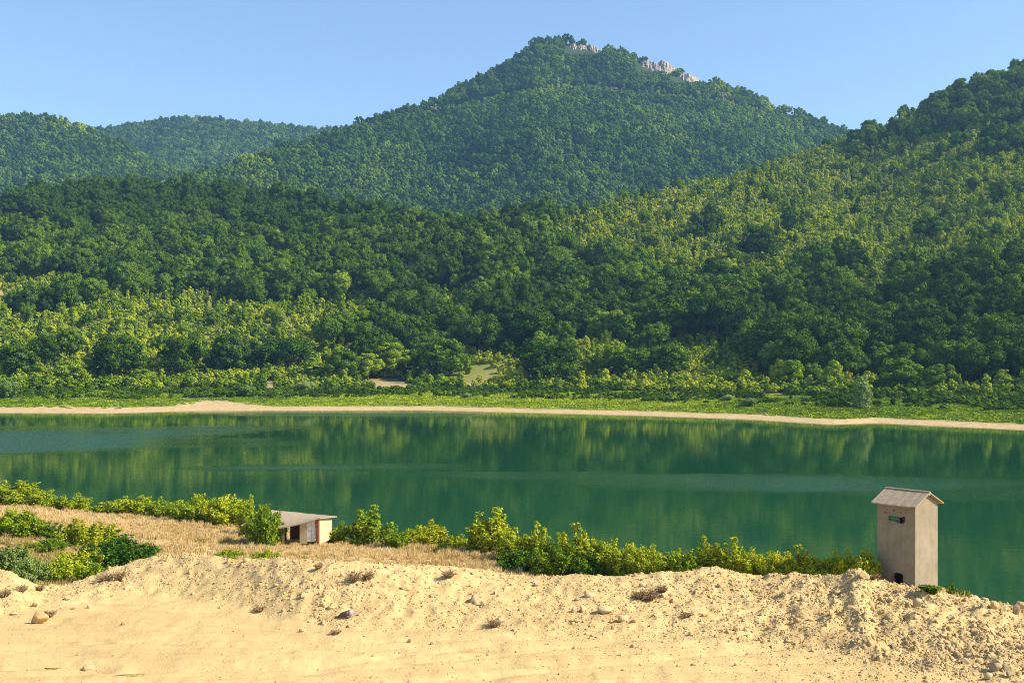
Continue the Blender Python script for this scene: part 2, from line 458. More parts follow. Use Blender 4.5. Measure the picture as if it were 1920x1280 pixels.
PLAT = 4.9             # the camera looks down from this height above the fill
def sm7(fn, v, w): return sum(fn(v + k * w) for k in range(-4, 5)) / 9
def foot_d(px): return PLAT * F / (sm7(foot_y, px, 30) - HY)
def crest_d(px): return foot_d(px) + 2.2 + 1.3 * sstep(300, 1500, px) + 1.1 * sstep(40, -40, px)
def meadow_z(x, y):
    S = shore_d(x); k = .085 + .085 * sstep(5, 22, x)
    z = (S - y) * k
    z = np.where(z > 3.4, 3.4 + (z - 3.4) * .55, z)
    z = z + .22 * fbm(np.asarray(x) / 9., np.asarray(y) / 9., 5) * np.clip((S - y) / 8., 0, 1)
    return np.maximum(z, -4)
def near_z(x, y, fine=True):
    """height of the near bank: fill plateau, rubble berm, fill slope, meadow, shore. Returns z, dirt mask"""
    x = np.asarray(x, float); y = np.asarray(y, float)
    px = 960 + F * x / np.maximum(y, 1)
    fd = foot_d(px); cd = crest_d(px)
    cz = H - (sm7(crest_y, px, 3) - HY) / F * cd
    pz = H - PLAT + 0 * y
    t = (y - fd) / (cd - fd)
    berm = pz + (cz - pz) * np.where(t < 0, 0, np.where(t < 1, t * t * (3 - 2 * t) * .45 + np.clip(t, 0, 1) * .55, 1))
    over = np.maximum(0, y - cd)
    back = cz - over * .62 - .14 * np.minimum(over, .8) ** 2
    front = np.where(t < 1, berm, back)
    md = meadow_z(x, y)
    z = np.maximum(front, md)
    dirt = sstep(-.25, .35, front - md + .25 * fbm(x / 2.5, y / 2.5, 77, 3))
    if fine:
        b = sstep(-.25, .25, t) * dirt
        z = z + dirt * .05 * fbm(x / 1.9, y / 1.9, 9, 3) + b * ((.045 + .040 * sstep(1000, 1500, px)) * fbm(x / .6, y / .6, 21, 3, .6) + .065 * fbm(x / .2, y / .24, 22, 3, .6)) * (.85 + .4 * sstep(1100, 1700, px))
        z = z + (1 - b) * dirt * (.016 * fbm(x / .22, y / .4, 33, 3) + .03 * np.maximum(0, fbm(x / .9, y / .35, 34, 3) - .15))
        # wheel tracks pressed into the fill
        for (a0, a1, a2, w, dp) in ((17.8, .030, .0025, .16, .040), (19.4, .022, .0022, .16, .036), (18.6, -.055, .004, .14, .036), (20.0, -.05, .0035, .14, .03), (18.3, .12, -.003, .12, .03), (17.3, .31, .01, .10, .03), (18.5, .36, .012, .10, .03), (19.2, .50, .02, .09, .025), (17.0, -.09, .0, .12, .03), (18.9, .005, -.002, .10, .028)):
            c = a0 + a1 * x + a2 * x * x
            e = np.exp(-((y - c) / w) ** 2)
            z = z - (1 - b) * dirt * 1.7 * dp * e * (.6 + .6 * vnoise(x * 3.1, y * 1.3, 4))
        z = z + (1 - dirt) * .10 * fbm(x / 2.2, y / 2.2, 14, 3)
    return z, dirt
PATH = [(-40, 968), (20, 975), (75, 984), (130, 992), (200, 1003), (270, 1014), (330, 1021), (380, 1030), (420, 1040)]
def ground_hit(px, py, d0=15.0, d1=220.0):
    """where the sight line through a photo pixel meets the near bank"""
    d = np.linspace(d0, d1, 4000)
    x = (px - 960) / F * d; z = H - (py - HY) / F * d
    g = near_z(x, d, False)[0]
    k = np.nonzero(g >= z)[0]
    k = k[0] if len(k) else len(d) - 1
    return Vector((x[k], d[k], g[k]))
def meadow_hit(px, py):
    d = np.linspace(60, 230, 4000); x = (px - 960) / F * d; z = H - (py - HY) / F * d
    k = np.nonzero(meadow_z(x, d) >= z)[0]; k = k[0] if len(k) else len(d) - 1
    return Vector((x[k], d[k], meadow_z(x[k], d[k])))

def build_near():
    pxs = np.arange(-1000, 2900, 4.0)
    ds = np.concatenate([np.arange(11, 29, .075), 29 * np.exp(np.linspace(0, math.log(230 / 29.), 190))])
    DD, PX = np.meshgrid(ds, pxs, indexing='ij')
    X = (PX - 960) / F * DD
    Z, D = near_z(X, DD)
    V = np.stack([X, DD, Z], -1).reshape(-1, 3)
    me = mesh_from('ground', V, grid_faces(*DD.shape), True)
    fattr(me, 'dirt', D)
    # trodden path across the dry grass
    pts = [meadow_hit(a, b) for a, b in PATH]
    best = np.full(X.shape, 1e9)
    for a, b in zip(pts, pts[1:]):
        ex, ey = b.x - a.x, b.y - a.y; L2 = ex * ex + ey * ey
        t = np.clip(((X - a.x) * ex + (DD - a.y) * ey) / L2, 0, 1)
        best = np.minimum(best, np.hypot(X - a.x - t * ex, DD - a.y - t * ey))
    w = best + .5 * fbm(X / 1.5, DD / 1.5, 61, 3)
    fattr(me, 'path', (1 - sstep(.7, 1.5, w)).ravel())
    tag(link('ground', me, M['near_ground']), kind='structure')
    return pts
path_pts = build_near()

# ------------------------------------------------------------------ lake
def build_lake():
    ys = np.concatenate([np.linspace(1420, 700, 260), [690, 682]])
    pxs = np.linspace(-1400, 3300, 420)
    PX, PY = np.meshgrid(pxs, ys)
    D = H * F / (PY - HY)
    X = (PX - 960) / F * D
    V = np.stack([X, D, 0 * D], -1).reshape(-1, 3)
    me = mesh_from('lake_water', V, grid_faces(*D.shape), True)
    nz = .5 * fbm(X / 26., D / 11., 3, 4)
    def patch(cx, cy, rx, ry, s, tilt=0):
        yy = PY - cy - tilt * (PX - cx)
        q = np.hypot((PX - cx) / rx, yy / ry)
        return s * (1 - sstep(.55, 1.25, q + nz))
    r = np.zeros(D.shape)
    for a in ((20, 826, 420, 24, .85, -.02), (300, 806, 280, 7, .6, -.012), (620, 876, 330, 6, .6, -.006), (1480, 905, 430, 14, .62, .012), (1850, 925, 260, 12, .35, .02), (690, 776, 260, 4, .6, .004),
              (560, 975, 130, 14, .35, .03), (60, 925, 130, 12, .35, .1), (1020, 892, 260, 8, .45, .01)):
        r = np.maximum(r, patch(*a))
    fattr(me, 'ripple', np.clip(r + .02, 0, 1))
    tag(link('lake_water', me, M['water']), kind='structure')
    # the sheet of land everything rests on
    q = [(-2900, -60, -9), (2900, -60, -9), (2900, 3300, -9), (-2900, 3300, -9)]
    tag(link('lake_bed', mesh_mixed('lake_bed', q, [(0, 1, 2, 3)]), plain('mud', (.06, .07, .04), (.09, .09, .05), .2)), kind='structure')
build_lake()

# ------------------------------------------------------------------ hills
ys_shore = lin([(-900, 775), (0, 773), (200, 774), (400, 768.5), (430, 769), (800, 768), (1000, 773), (1200, 778), (1400, 785), (1560, 795), (1640, 792), (1750, 797), (1920, 805), (2800, 840)])
fr_top = lin([(-900, 430), (-300, 415), (0, 396), (100, 374), (250, 364), (350, 367), (450, 378), (600, 396), (700, 418), (800, 436), (860, 444), (900, 437), (1000, 420), (1100, 404), (1200, 381), (1300, 355), (1400, 322), (1500, 291),
              (1560, 272), (1600, 263), (1640, 252), (1680, 234), (1740, 208), (1800, 170), (1850, 147), (1920, 124), (2100, 80), (2800, 60)])
fr_dist = lin([(-900, 900), (0, 950), (250, 1000), (450, 960), (650, 880), (800, 820), (860, 800), (950, 800), (1100, 830), (1300, 900), (1500, 1000), (1600, 1040), (1920, 1100), (2800, 1150)])
def smooth(fn, v, w=18):
    return sum(fn(v + k * w) for k in (-2, -1, 0, 1, 2)) / 5
def front_knots(px):
    ysh = float(smooth(ys_shore, px, 8)); ds = H * F / (ysh - HY)
    dc = float(smooth(fr_dist, px)); zc = H + (HY - float(smooth(fr_top, px))) / F * dc
    k = [(ds * .80, -4), (ds * .97, -.9), (ds, .02), (ds * 1.012, .5), (ds * 1.05, 1.35), (ds * 1.10, 3.3), (ds * 1.20, 5.2), (ds * 1.30, 7.6 if px < 1500 else 7.0)]
    d4, z4 = k[-1]
    for t in np.linspace(0, 1, 15)[1:]:
        g = t * (.72 + .28 * t) if t < .9 else t * (.72 + .28 * t)
        k.append((d4 + (dc - d4) * t, z4 + (zc - z4) * g))
    k += [(dc * 1.04, zc - 3), (dc * 1.12, zc - 26), (dc * 1.25, max(-8, zc - 110))]
    return np.array(k)
def hill_noise(x, y, d, d4):
    return (7.0 * fbm(x / 130., y / 130., 41, 3) + 1.6 * fbm(x / 28., y / 28., 43, 3)) * np.clip((d - d4) / 120., 0, 1)
GP = np.arange(-900, 2801, 12.0)
FK = np.stack([front_knots(p) for p in GP])            # columns x knots x 2
def front_z(px, d):
    px = float(px); i = min(max((px - GP[0]) / 12., 0), len(GP) - 1.001); j = int(i); f = i - j
    k = FK[j] * (1 - f) + FK[j + 1] * f
    x = (px - 960) / F * d
    return float(np.interp(d, k[:, 0], k[:, 1])) + float(hill_noise(x, d, d, k[7, 0])), k
def crest_of(px):
    i = min(max((px - GP[0]) / 12., 0), len(GP) - 1.001); j = int(i); return FK[j][-4, 0]

# zones of the wooded slope, by where they lie: 1 = closed dark wood, 0 = open scrub
ZONES = [  # cx, cy, rx, ry, value, weight
    (380, 455, 520, 105, .95, 2.4), (90, 418, 105, 24, .25, 2.5), (55, 548, 110, 22, .12, 3), (250, 600, 330, 42, .22, 2.6), (450, 585, 120, 30, .3, 1.5), (620, 600, 110, 45, .30, 2),
    (760, 520, 260, 100, .85, 2), (720, 645, 200, 55, .58, 1.6), (1000, 500, 160, 70, .9, 2), (1080, 580, 230, 80, .9, 2), (850, 548, 26, 34, .1, 3), (655, 668, 60, 18, .3, 2),
    (1500, 430, 460, 95, .12, 3.4), (1200, 430, 210, 60, .2, 2.4), (1000, 425, 110, 22, .3, 2), (1270, 520, 110, 44, .28, 2), (1780, 300, 260, 85, .42, 2.2), (1890, 190, 170, 90, .50, 3), (1690, 250, 120, 50, .55, 2), (1760, 330, 120, 30, .2, 2),
    (1520, 640, 300, 95, 1., 3), (1830, 580, 210, 90, .85, 2.4), (1840, 660, 140, 50, .55, 1.6), (1780, 470, 220, 60, .3, 2), (1310, 690, 80, 50, .05, 4), (1120, 690, 85, 34, .12, 4), (905, 690, 55, 32, .03, 4), (1650, 590, 35, 45, .15, 4),
    (330, 690, 170, 35, .30, 2), (80, 690, 120, 45, .25, 2), (560, 690, 80, 40, .28, 2), (250, 645, 330, 40, .14, 2.6), (1650, 722, 330, 16, .25, 3), (200, 500, 200, 30, .6, 1.5), (1560, 350, 250, 60, .25, 2)]
SCARS = ((700, 717, 74, 7), (748, 724, 60, 6), (505, 722, 15, 11), (1595, 767, 16, 9), (1660, 752, 70, 5), (1890, 775, 70, 6), (15, 549, 30, 6), (890, 722, 50, 5), (40, 752, 45, 5), (170, 750, 60, 5), (300, 748, 40, 4), (1450, 742, 40, 4), (1830, 742, 40, 4))
def scar(px, py):
    return max(math.exp(-(((px - a) / c) ** 2 + ((py - b - 1) / (d + 2)) ** 2)) for a, b, c, d in SCARS)
def zone(px, py, x, y):
    num = .5 * .15; den = .15
    for cx, cy, rx, ry, v, w in ZONES:
        q = ((px - cx) / rx) ** 2 + ((py - cy) / ry) ** 2
        g = w * np.exp(-q * 1.3); num = num + g * v; den = den + g
    n = fbm(x / 45., y / 45., 71, 3); n2 = fbm(x / 14., y / 14., 73, 2)
    return np.clip(num / den + .50 * n + .22 * n2, 0, 1)

def build_front():
    rows = []
    nk = 74
    for k in FK:
        # resample each column: fine along the shore, coarser on the slope
        u = np.concatenate([np.linspace(0, 7, 29), np.linspace(7, len(k) - 1, nk - 28)[1:]])
        i = np.minimum(u.astype(int), len(k) - 2); f = (u - i)[:, None]
        rows.append(k[i] * (1 - f) + k[i + 1] * f)
    R = np.stack(rows)                       # cols x rows x 2
    D = R[:, :, 0]; X = (GP[:, None] - 960) / F * D
    Z = R[:, :, 1] + hill_noise(X, D, D, FK[:, 7, 0][:, None])
    Z[:, 9:29] += .35 * fbm(X[:, 9:29] / 7., D[:, 9:29] / 7., 91, 3) * np.clip((Z[:, 9:29] - .4) / 1.5, 0, 1)
    V = np.stack([X, D, Z], -1).reshape(-1, 3)
    me = mesh_from('hillside', V, grid_faces(*D.shape)[:, ::-1], True)
    px = GP[:, None] + 0 * D; py = HY - F * (Z - H) / D
    op = 1 - sstep(.25, .6, zone(px, py, X, D))
    rel = D / FK[:, 2, 0][:, None]
    nz = fbm(X / 14., D / 9., 55, 4)
    sand_top = 1.028 + .02 * np.exp(-((px - 405) / 75.) ** 2) * 2.4 + .020 * np.exp(-((px - 100) / 200.) ** 2) + .004 * sstep(1200, 1900, px)
    sand = 1 - sstep(-.006, .010, rel - sand_top - .012 * nz - .012 * fbm(X / 45., D / 200., 57, 3))
    # eroded scars: pale bare earth
    for cx, cy, rx, ry in SCARS:
        q = np.hypot((px - cx) / rx, (py - cy) / ry)
        sand = np.maximum(sand, .75 * (1 - sstep(.45, 1.25, q + .9 * nz)))
    grass = (1 - sstep(1.13, 1.2, rel + .02 * nz)) * (1 - sand)
    fattr(me, 'open', op); fattr(me, 'sand', sand); fattr(me, 'grass', grass)
    tag(link('hillside', me, M['hill']), kind='structure')
build_front()

class Layer:
    """a far ridge: foot, slope and crest for each bearing, falling away behind"""
    def __init__(s, name, tops, dist, foot, footz, p, nz):
        s.name = name; s.top = lin(tops); s.dist = lin(dist); s.foot = foot; s.footz = footz; s.p = p; s.nz = nz
        s.lo, s.hi = tops[0][0], tops[-1][0]
    def z(s, px, d):
        px = np.asarray(px, float); d = np.asarray(d, float)
        dc = smooth(s.dist, px, 15); zc = H + (HY - smooth(s.top, px, 6)) / F * dc
        t = (d - s.foot) / (dc - s.foot); tc = np.clip(t, 0, 1)
        g = tc * (1 - s.p) + tc ** 2 * s.p
        z = s.footz + (zc - s.footz) * g
        z = np.where(t > 1, zc - (d - dc) * .55, z)
        x = (px - 960) / F * d
        return z + (s.nz * fbm(x / 210., d / 210., 101, 4) + s.nz * .25 * fbm(x / 40., d / 40., 102, 3)) * (4 * tc * (1 - tc)) , t
    def build(s):
        pxs = np.arange(s.lo, s.hi + 1, 8.0); ts = np.concatenate([np.linspace(0, 1, 46), [1.05, 1.15, 1.3]])
        PX, T = np.meshgrid(pxs, ts, indexing='ij'); D = s.foot + T * (smooth(s.dist, PX, 15) - s.foot)
        Z, _ = s.z(PX, D); Z = np.where(T > 1.2, np.minimum(Z, 0), Z)
        X = (PX - 960) / F * D
        me = mesh_from(s.name, np.stack([X, D, Z], -1).reshape(-1, 3), grid_faces(*D.shape)[:, ::-1], True)
        op = np.clip(.15 + .5 * fbm(X / 90., D / 90., 66, 3), 0, 1)
        fattr(me, 'open', op * .22); fattr(me, 'sand', 0 * op); fattr(me, 'grass', 0 * op)
        tag(link(s.name, me, M['hill']), kind='structure')
MT = Layer('mountain', [(-100, 480), (60, 440), (200, 400), (300, 362), (340, 345), (400, 330), (450, 315), (500, 299), (560, 278), (640, 252), (700, 231), (760, 213), (800, 206), (830, 191), (860, 172), (890, 157), (930, 138), (965, 116), (990, 101), (1003, 84), (1020, 80), (1060, 82), (1110, 90),
                         (1150, 103), (1200, 115), (1250, 130), (1300, 151), (1340, 163), (1400, 182), (1450, 203), (1500, 222), (1560, 243), (1600, 258), (1700, 290), (1900, 360), (2300, 470)],
           [(-100, 1400), (340, 1550), (640, 1750), (800, 1900), (1020, 2000), (1300, 2000), (1590, 1900), (2300, 1700)], 1190, 40, .18, 34)
R1 = Layer('near_ridge', [(-900, 240), (-300, 215), (-60, 222), (0, 225), (60, 226), (100, 231), (130, 238), (180, 254), (230, 279), (280, 308), (330, 333), (380, 352), (450, 380), (600, 430)],
           [(-900, 2200), (0, 2200), (330, 2000), (600, 1900)], 1450, 50, .15, 26)
R2 = Layer('far_ridge', [(0, 300), (100, 268), (150, 255), (180, 250), (250, 240), (300, 234), (335, 229), (400, 230), (430, 233), (500, 240), (560, 246), (620, 250), (680, 254), (760, 270), (900, 320), (1100, 400)],
           [(0, 2900), (1100, 2900)], 1900, 50, .15, 26)
for L in (MT, R1, R2): L.build()

# ------------------------------------------------------------------ tree kinds
KINDS_T = []     # (crown mesh, trunk mesh, height, radius)
for i, (ht, r, base, nl, kd) in enumerate(((15, 6.2, 2.0, 46, 'dome'), (14, 6.8, 1.6, 52, 'dome'), (16, 5.8, 1.8, 44, 'dome'), (13, 5.4, 1.4, 40, 'dome'), (16, 4.6, 1.6, 30, 'tall'), (13, 4.0, 1.2, 26, 'tall'), (15, 6.0, 2.4, 60, 'dome'), (13, 6.4, 1.2, 42, 'dome'), (17, 5.6, 2.2, 54, 'dome'), (14, 3.4, .8, 22, 'tall'))):
    KINDS_T.append((crown_mesh('crown', 100 + i, ht, r, base, nl, 6500, .44, kd), trunk_mesh('trunk', 200 + i, ht, .30), ht, r))
for c, _, _, _ in KINDS_T: c.materials.append(M['leaf'])
for _, t, _, _ in KINDS_T: t.materials.append(M['bark'])
near_protos = [proto('tree', c, M['leaf']) for c, _, _, _ in KINDS_T]
far_protos = [proto('tree', crown_mesh('far_crown', 300 + i, ht, r, .6, 24, 1500, .75, kd, .16), M['far_leaf']) for i, (ht, r, kd) in enumerate(((12, 5.4, 'dome'), (13, 5.6, 'dome'), (11, 4.9, 'dome'), (13, 4.2, 'tall')))]
brush_protos = [proto('bush', crown_mesh('brush', 330 + i, ht, r, .0, nl + 4, 1100, .34, kd), M['leaf']) for i, (ht, r, nl, kd) in enumerate(((4, 2.3, 11, 'dome'), (5, 2.0, 10, 'tall'), (3.4, 2.5, 12, 'dome'), (6, 2.2, 12, 'tall')))]

def jgrid(x0, x1, y0, y1, c, rng):
    nx = int((x1 - x0) / c); ny = int((y1 - y0) / c)
    gx, gy = np.meshgrid(np.arange(nx), np.arange(ny))
    return x0 + (gx.ravel() + rng.uniform(.05, .95, gx.size)) * c, y0 + (gy.ravel() + rng.uniform(.05, .95, gy.size)) * c

# hand-set trees of the near slope: px, foot row, top row, crown width in photo pixels, tone, kind, label
HERO = [
    (215, 716, 630, 92, .08, 0, 'very dark broad oak on the shore between the round bush and the pale bright tree'),
    (293, 704, 655, 40, .97, 5, 'small bright pale green tree among the dark shore oaks'),
    (340, 710, 630, 74, .10, 1, 'very dark round oak standing just beyond the bright pale green tree'),
    (412, 706, 642, 60, .10, 3, 'dark oak above the sandy spit, smaller of the pair there'),
    (432, 704, 624, 70, .14, 2, 'dark tall oak behind the sandy spit, taller of the pair there'),
    (475, 690, 635, 50, .16, 3, 'dark small oak behind and beside the pair above the sandy spit'),
    (543, 694, 630, 82, .10, 1, 'dark wide oak on its own above the far shore, in line with the hut'),
    (640, 716, 655, 66, .22, 0, 'mid green oak over the eroded bank, nearest the hut side'),
    (735, 702, 640, 70, .50, 3, 'light green round tree above the eroded pale bank'),
    (690, 712, 660, 52, .52, 3, 'small light green tree at the lip of the eroded bank'),
    (825, 712, 634, 92, .26, 0, 'broad grey green oak beside the grassy gap'),
    (795, 700, 640, 60, .30, 2, 'mid green oak half hidden behind the broad oak by the grassy gap'),
    (900, 668, 590, 84, .12, 1, 'dark oak standing at the head of the grassy gap'),
    (1020, 722, 634, 106, .06, 1, 'largest dark round oak on the far shore, alone past the grassy gap'),
    (1000, 650, 575, 90, .10, 0, 'dark oak directly uphill of the largest round shore oak'),
    (1070, 690, 630, 44, .42, 4, 'slim lighter green tree leaning on the largest shore oak'),
    (1188, 712, 650, 74, .20, 3, 'round dark green oak beside the light scrub clearing of the far shore'),
    (1255, 712, 640, 66, .16, 2, 'tall dark oak between the clearing and the closed dark wood'),
    (1250, 640, 560, 90, .10, 0, 'very dark wide oak uphill of the scrub clearing'),
    (1345, 640, 545, 110, .05, 1, 'darkest broad oak at the edge of the closed wood beside the scrub slope'),
    (1425, 492, 425, 64, .04, 0, 'lone dark round oak amid the yellow green scrub of the slope'),
    (1502, 520, 484, 32, .66, 3, 'small lollipop shaped light green tree on the scrub slope'),
    (1330, 440, 398, 30, .08, 4, 'narrow dark tree standing in scrub uphill of the lone round oak'),
    (1480, 440, 386, 34, .12, 4, 'tall dark tree in scrub, higher than the lone round oak'),
    (1740, 450, 405, 62, .22, 3, 'flat topped green tree with yellowish crown edge on the scrub slope'),
    (1500, 690, 590, 112, .06, 1, 'huge dark oak in the middle of the closed wood above the shore'),
    (1425, 690, 620, 76, .12, 0, 'dark oak at the scrub end of the closed wood'),
    (1580, 715, 640, 80, .14, 0, 'dark oak just uphill of the silvery willow'),
    (1560, 734, 672, 50, .55, 5, 'olive green small tree with yellowish tips beside the willow'),
    (1488, 728, 672, 54, .46, 5, 'bushy yellow green tree at the foot of the closed wood'),
    (1395, 728, 690, 34, .70, 5, 'pale yellow green sapling at the foot of the scrub gap'),
    (1690, 735, 668, 78, .30, 3, 'mid green bushy tree straight above the concrete tower'),
    (1760, 738, 680, 64, .34, 3, 'mid green bushy tree in the row just past the tower'),
    (1840, 728, 640, 90, .10, 1, 'dark round oak at the far shore beyond the tower, near the end of the row'),
    (1880, 735, 690, 40, .55, 5, 'pale young tree at the feet of the last shore oaks'),
    (30, 715, 640, 74, .14, 2, 'dark oak behind the grey round bush at the very end of the shore'),
    (135, 720, 672, 60, .50, 3, 'yellow green bushy tree near the grey round bush'),
    (270, 720, 690, 46, .44, 3, 'small green tree under the bright pale green one'),
    (590, 712, 668, 46, .50, 5, 'yellow green small tree between the wide oak and the eroded bank'),
    (1625, 262, 226, 22, .05, 4, 'dark pointed tree on the skyline at the notch below the summit'),
    (1598, 270, 242, 20, .08, 4, 'shorter dark tree on the skyline notch, next to the pointed one'),
    (880, 486, 470, 26, .92, 5, 'tiny bright yellow green tree lit up inside the dark wood under the saddle'),
]
trees = []          # dicts of every tree of the near slope
def front_hit(px, py):
    d = np.linspace(320, crest_of(px) * 1.03, 900)
    z = np.array([front_z(px, v)[0] for v in d[::6]]); z = np.interp(d, d[::6], z)
    zz = H - (py - HY) / F * d
    k = np.nonzero((z >= zz) & (d > 330))[0]
    k = k[0] if len(k) else len(d) - 1
    return (px - 960) / F * d[k], d[k], z[k]
hero_xy = []
for px, fy, ty, w, tone, kd, lab in HERO:
    x, y, z = front_hit(px, fy)
    ht = (fy - ty) / F * y; r = w / 2 / F * y
    trees.append(dict(x=x, y=y, z=z, kd=kd, sz=ht / KINDS_T[kd][2], sr=r / KINDS_T[kd][3], tone=tone, label=lab, hero=True, h=ht))
    hero_xy.append((x, y, r))
hero_xy = np.array(hero_xy)

def plant_front():
    rng = np.random.default_rng(5)
    xs, ys = jgrid(-430, 560, 330, 1130, 8.0, rng)
    brush = []
    for x, y in zip(xs, ys):
        px = 960 + F * x / y
        if px < -160 or px > 2080: continue
        z, k = front_z(px, y)
        if y < k[7, 0] * 1.0 or y > k[-4, 0] * 1.09: continue
        py = HY - F * (z - H) / y
        q = float(zone(px, py, x, y))
        u = rng.random()
        if np.min(np.hypot(hero_xy[:, 0] - x, hero_xy[:, 1] - y) - hero_xy[:, 2] * .8) < 2.5: continue
        if scar(px, py) > .3: continue
        crest = y > k[-4, 0] * .97
        if crest and px < 860: q = max(q, .8)
        small = .72 if (crest and px > 1450) else 1.0
        if q > .52:
            if u > .94: continue
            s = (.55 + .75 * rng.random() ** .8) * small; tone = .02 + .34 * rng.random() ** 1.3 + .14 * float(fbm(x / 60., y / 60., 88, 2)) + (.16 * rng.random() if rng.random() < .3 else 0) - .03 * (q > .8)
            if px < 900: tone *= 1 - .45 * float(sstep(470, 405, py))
            trees.append(dict(x=x, y=y, z=z, kd=int(rng.choice([0, 1, 2, 3, 6, 7, 8, 4])), sz=s * rng.uniform(.9, 1.1), sr=s * rng.uniform(.86, 1.1), tone=max(.02, tone), hero=False))
        else:
            if u < (.12 + .5 * max(0, q - .10)):
                s = rng.uniform(.34, .72)
                trees.append(dict(x=x, y=y, z=z, kd=int(rng.choice([6, 2, 3, 4, 5, 9, 9, 7])), sz=s * rng.uniform(.95, 1.25), sr=s * rng.uniform(.85, 1.1), tone=max(.05, rng.normal(.32, .14)), hero=False))
    xs, ys = jgrid(-430, 560, 330, 1130, 3.5, rng)
    for x, y in zip(xs, ys):
        px = 960 + F * x / y
        if px < -160 or px > 2080: continue
        z, k = front_z(px, y)
        if y < k[7, 0] * .93 or y > k[-4, 0] * 1.02: continue
        py = HY - F * (z - H) / y
        q = float(zone(px, py, x, y))
        if q > .66 and rng.random() > .25: continue
        if rng.random() > .80: continue
        gap = math.exp(-((px - 890) / 62.) ** 2 - ((py - 700) / 26.) ** 2)
        if rng.random() < gap * 1.2: continue
        if scar(px, py) > .35 + .5 * rng.random(): continue
        f = float(fbm(x / 22., y / 22., 99, 3))
        s = rng.uniform(.55, 1.1) * (1 + .25 * f)
        sap = rng.random() < .13
        brush.append((x, y, z - .2, int(rng.choice([1, 3])) if sap else int(rng.choice([0, 2, 0, 2, 1])), s * rng.uniform(.8, 1.1), s * (rng.uniform(1.05, 1.5) if sap else rng.uniform(.8, 1.2)), np.clip(.64 + .22 * f + rng.normal(0, .17) - .18 * (q > .5), .08, .98)))
    return brush
brush = plant_front()
b = np.array(brush)
scatter('hillside_scrub_undergrowth', brush_protos, b[:, :3], b[:, 3], np.stack([b[:, 4], b[:, 4], b[:, 5]], 1), np.stack([0 * b[:, 0], 0 * b[:, 0], RNG.uniform(0, 6.28, len(b))], 1), b[:, 6])

# ---- which trees of the slope stand as things of their own: the 300 that show largest
for t in trees:
    c = KINDS_T[t['kd']]
    t['h'] = c[2] * t['sz']; t['px'], t['py'] = proj(t['x'], t['y'], t['z'] + t['h'] * .6)
    t['size'] = t['h'] * c[3] * t['sr'] / t['y'] ** 2
    if not (4 < t['px'] < 1916): t['size'] *= .01
# a tree whose middle is covered by nearer crowns does not count as showing
tr = sorted(trees, key=lambda t: t['y'])
cov = np.zeros((1280, 1920), bool)
for t in tr:
    c = KINDS_T[t['kd']]; w = int(c[3] * t['sr'] / t['y'] * F * .85); hh = int(t['h'] / t['y'] * F)
    cx, by = int(t['px']), int(HY - F * (t['z'] - H) / t['y'])
    x0, x1, y0, y1 = max(cx - w, 0), min(cx + w, 1919), max(by - hh, 0), min(by - hh // 5, 1279)
    if x1 <= x0 or y1 <= y0: t['vis'] = 0; continue
    reg = cov[y0:y1, x0:x1]; t['vis'] = float((~reg).sum())
    reg[:] = True
cand = sorted([t for t in trees if not t['hero'] and t.get('vis', 0) > 0], key=lambda t: -t['vis'])
N_IND = 250
own = [t for t in trees if t['hero']] + cand[:N_IND]
ids = {id(t) for t in own}
rest = [t for t in trees if id(t) not in ids]

LMX = [(12, 'the grey round bush'), (150, 'the first shore oaks'), (293, 'the bright pale tree'), (425, 'the sandy spit'), (545, 'the hut'), (720, 'the eroded bank'), (890, 'the grassy gap'), (1020, 'the largest shore oak'),
       (1190, 'the scrub clearing'), (1320, 'the dark wood edge'), (1425, 'the lone round oak'), (1502, 'the lollipop tree'), (1617, 'the silvery willow'), (1700, 'the concrete tower'), (1840, 'the last shore oak')]
def tone_word(v): return 'blackish green' if v < .12 else 'dark green' if v < .22 else 'deep green' if v < .32 else 'mid green' if v < .45 else 'light green' if v < .62 else 'yellow green'
def form_word(t):
    if t['kd'] in (4, 5, 9): return 'narrow' if t['sr'] < .75 else 'tall oval'
    return 'wide domed' if t['sr'] > 1.0 else 'round' if t['sr'] > .75 else 'small round'
def row_word(t):
    px = t['px']; c = crest_of(px); s = (t['y'] - 440) / (c - 440)
    return 'at slope foot' if s < .1 else 'low upslope' if s < .28 else 'midway upslope' if s < .55 else 'high upslope' if s < .86 else 'on crest'
def make_labels(ts):
    groups = {}
    for t in ts:
        px = t['px']; j = min(range(len(LMX)), key=lambda k: abs(LMX[k][0] - px)); lx, nm = LMX[j]
        rel = 'in line with' if abs(px - lx) < 18 else 'left of' if px < lx else 'right of'
        t['label'] = f"{form_word(t)} {tone_word(t['tone'])} tree {row_word(t)}, {rel} {nm}"
        groups.setdefault(t['label'], []).append(t)
    for lab, g in groups.items():
        if len(g) < 2: continue
        g.sort(key=lambda t: -t['py'])
        words = {2: ['lower one', 'upper one'], 3: ['lowest', 'middle one', 'uppermost'], 4: ['lowest', 'second lowest', 'second highest', 'uppermost']}.get(len(g)) or (['lowest', 'second lowest', 'third lowest'] + ['fourth lowest', 'fifth lowest', 'sixth lowest', 'seventh lowest', 'eighth lowest'][:len(g) - 4] + ['uppermost'])
        for t, w in zip(g, words): t['label'] = lab + ', ' + w
make_labels([t for t in own if not t['hero']])
for t in own: t['label'] = ' '.join(t['label'].replace(' a ', ' ').split()) if len(t['label'].split()) > 16 else t['label']
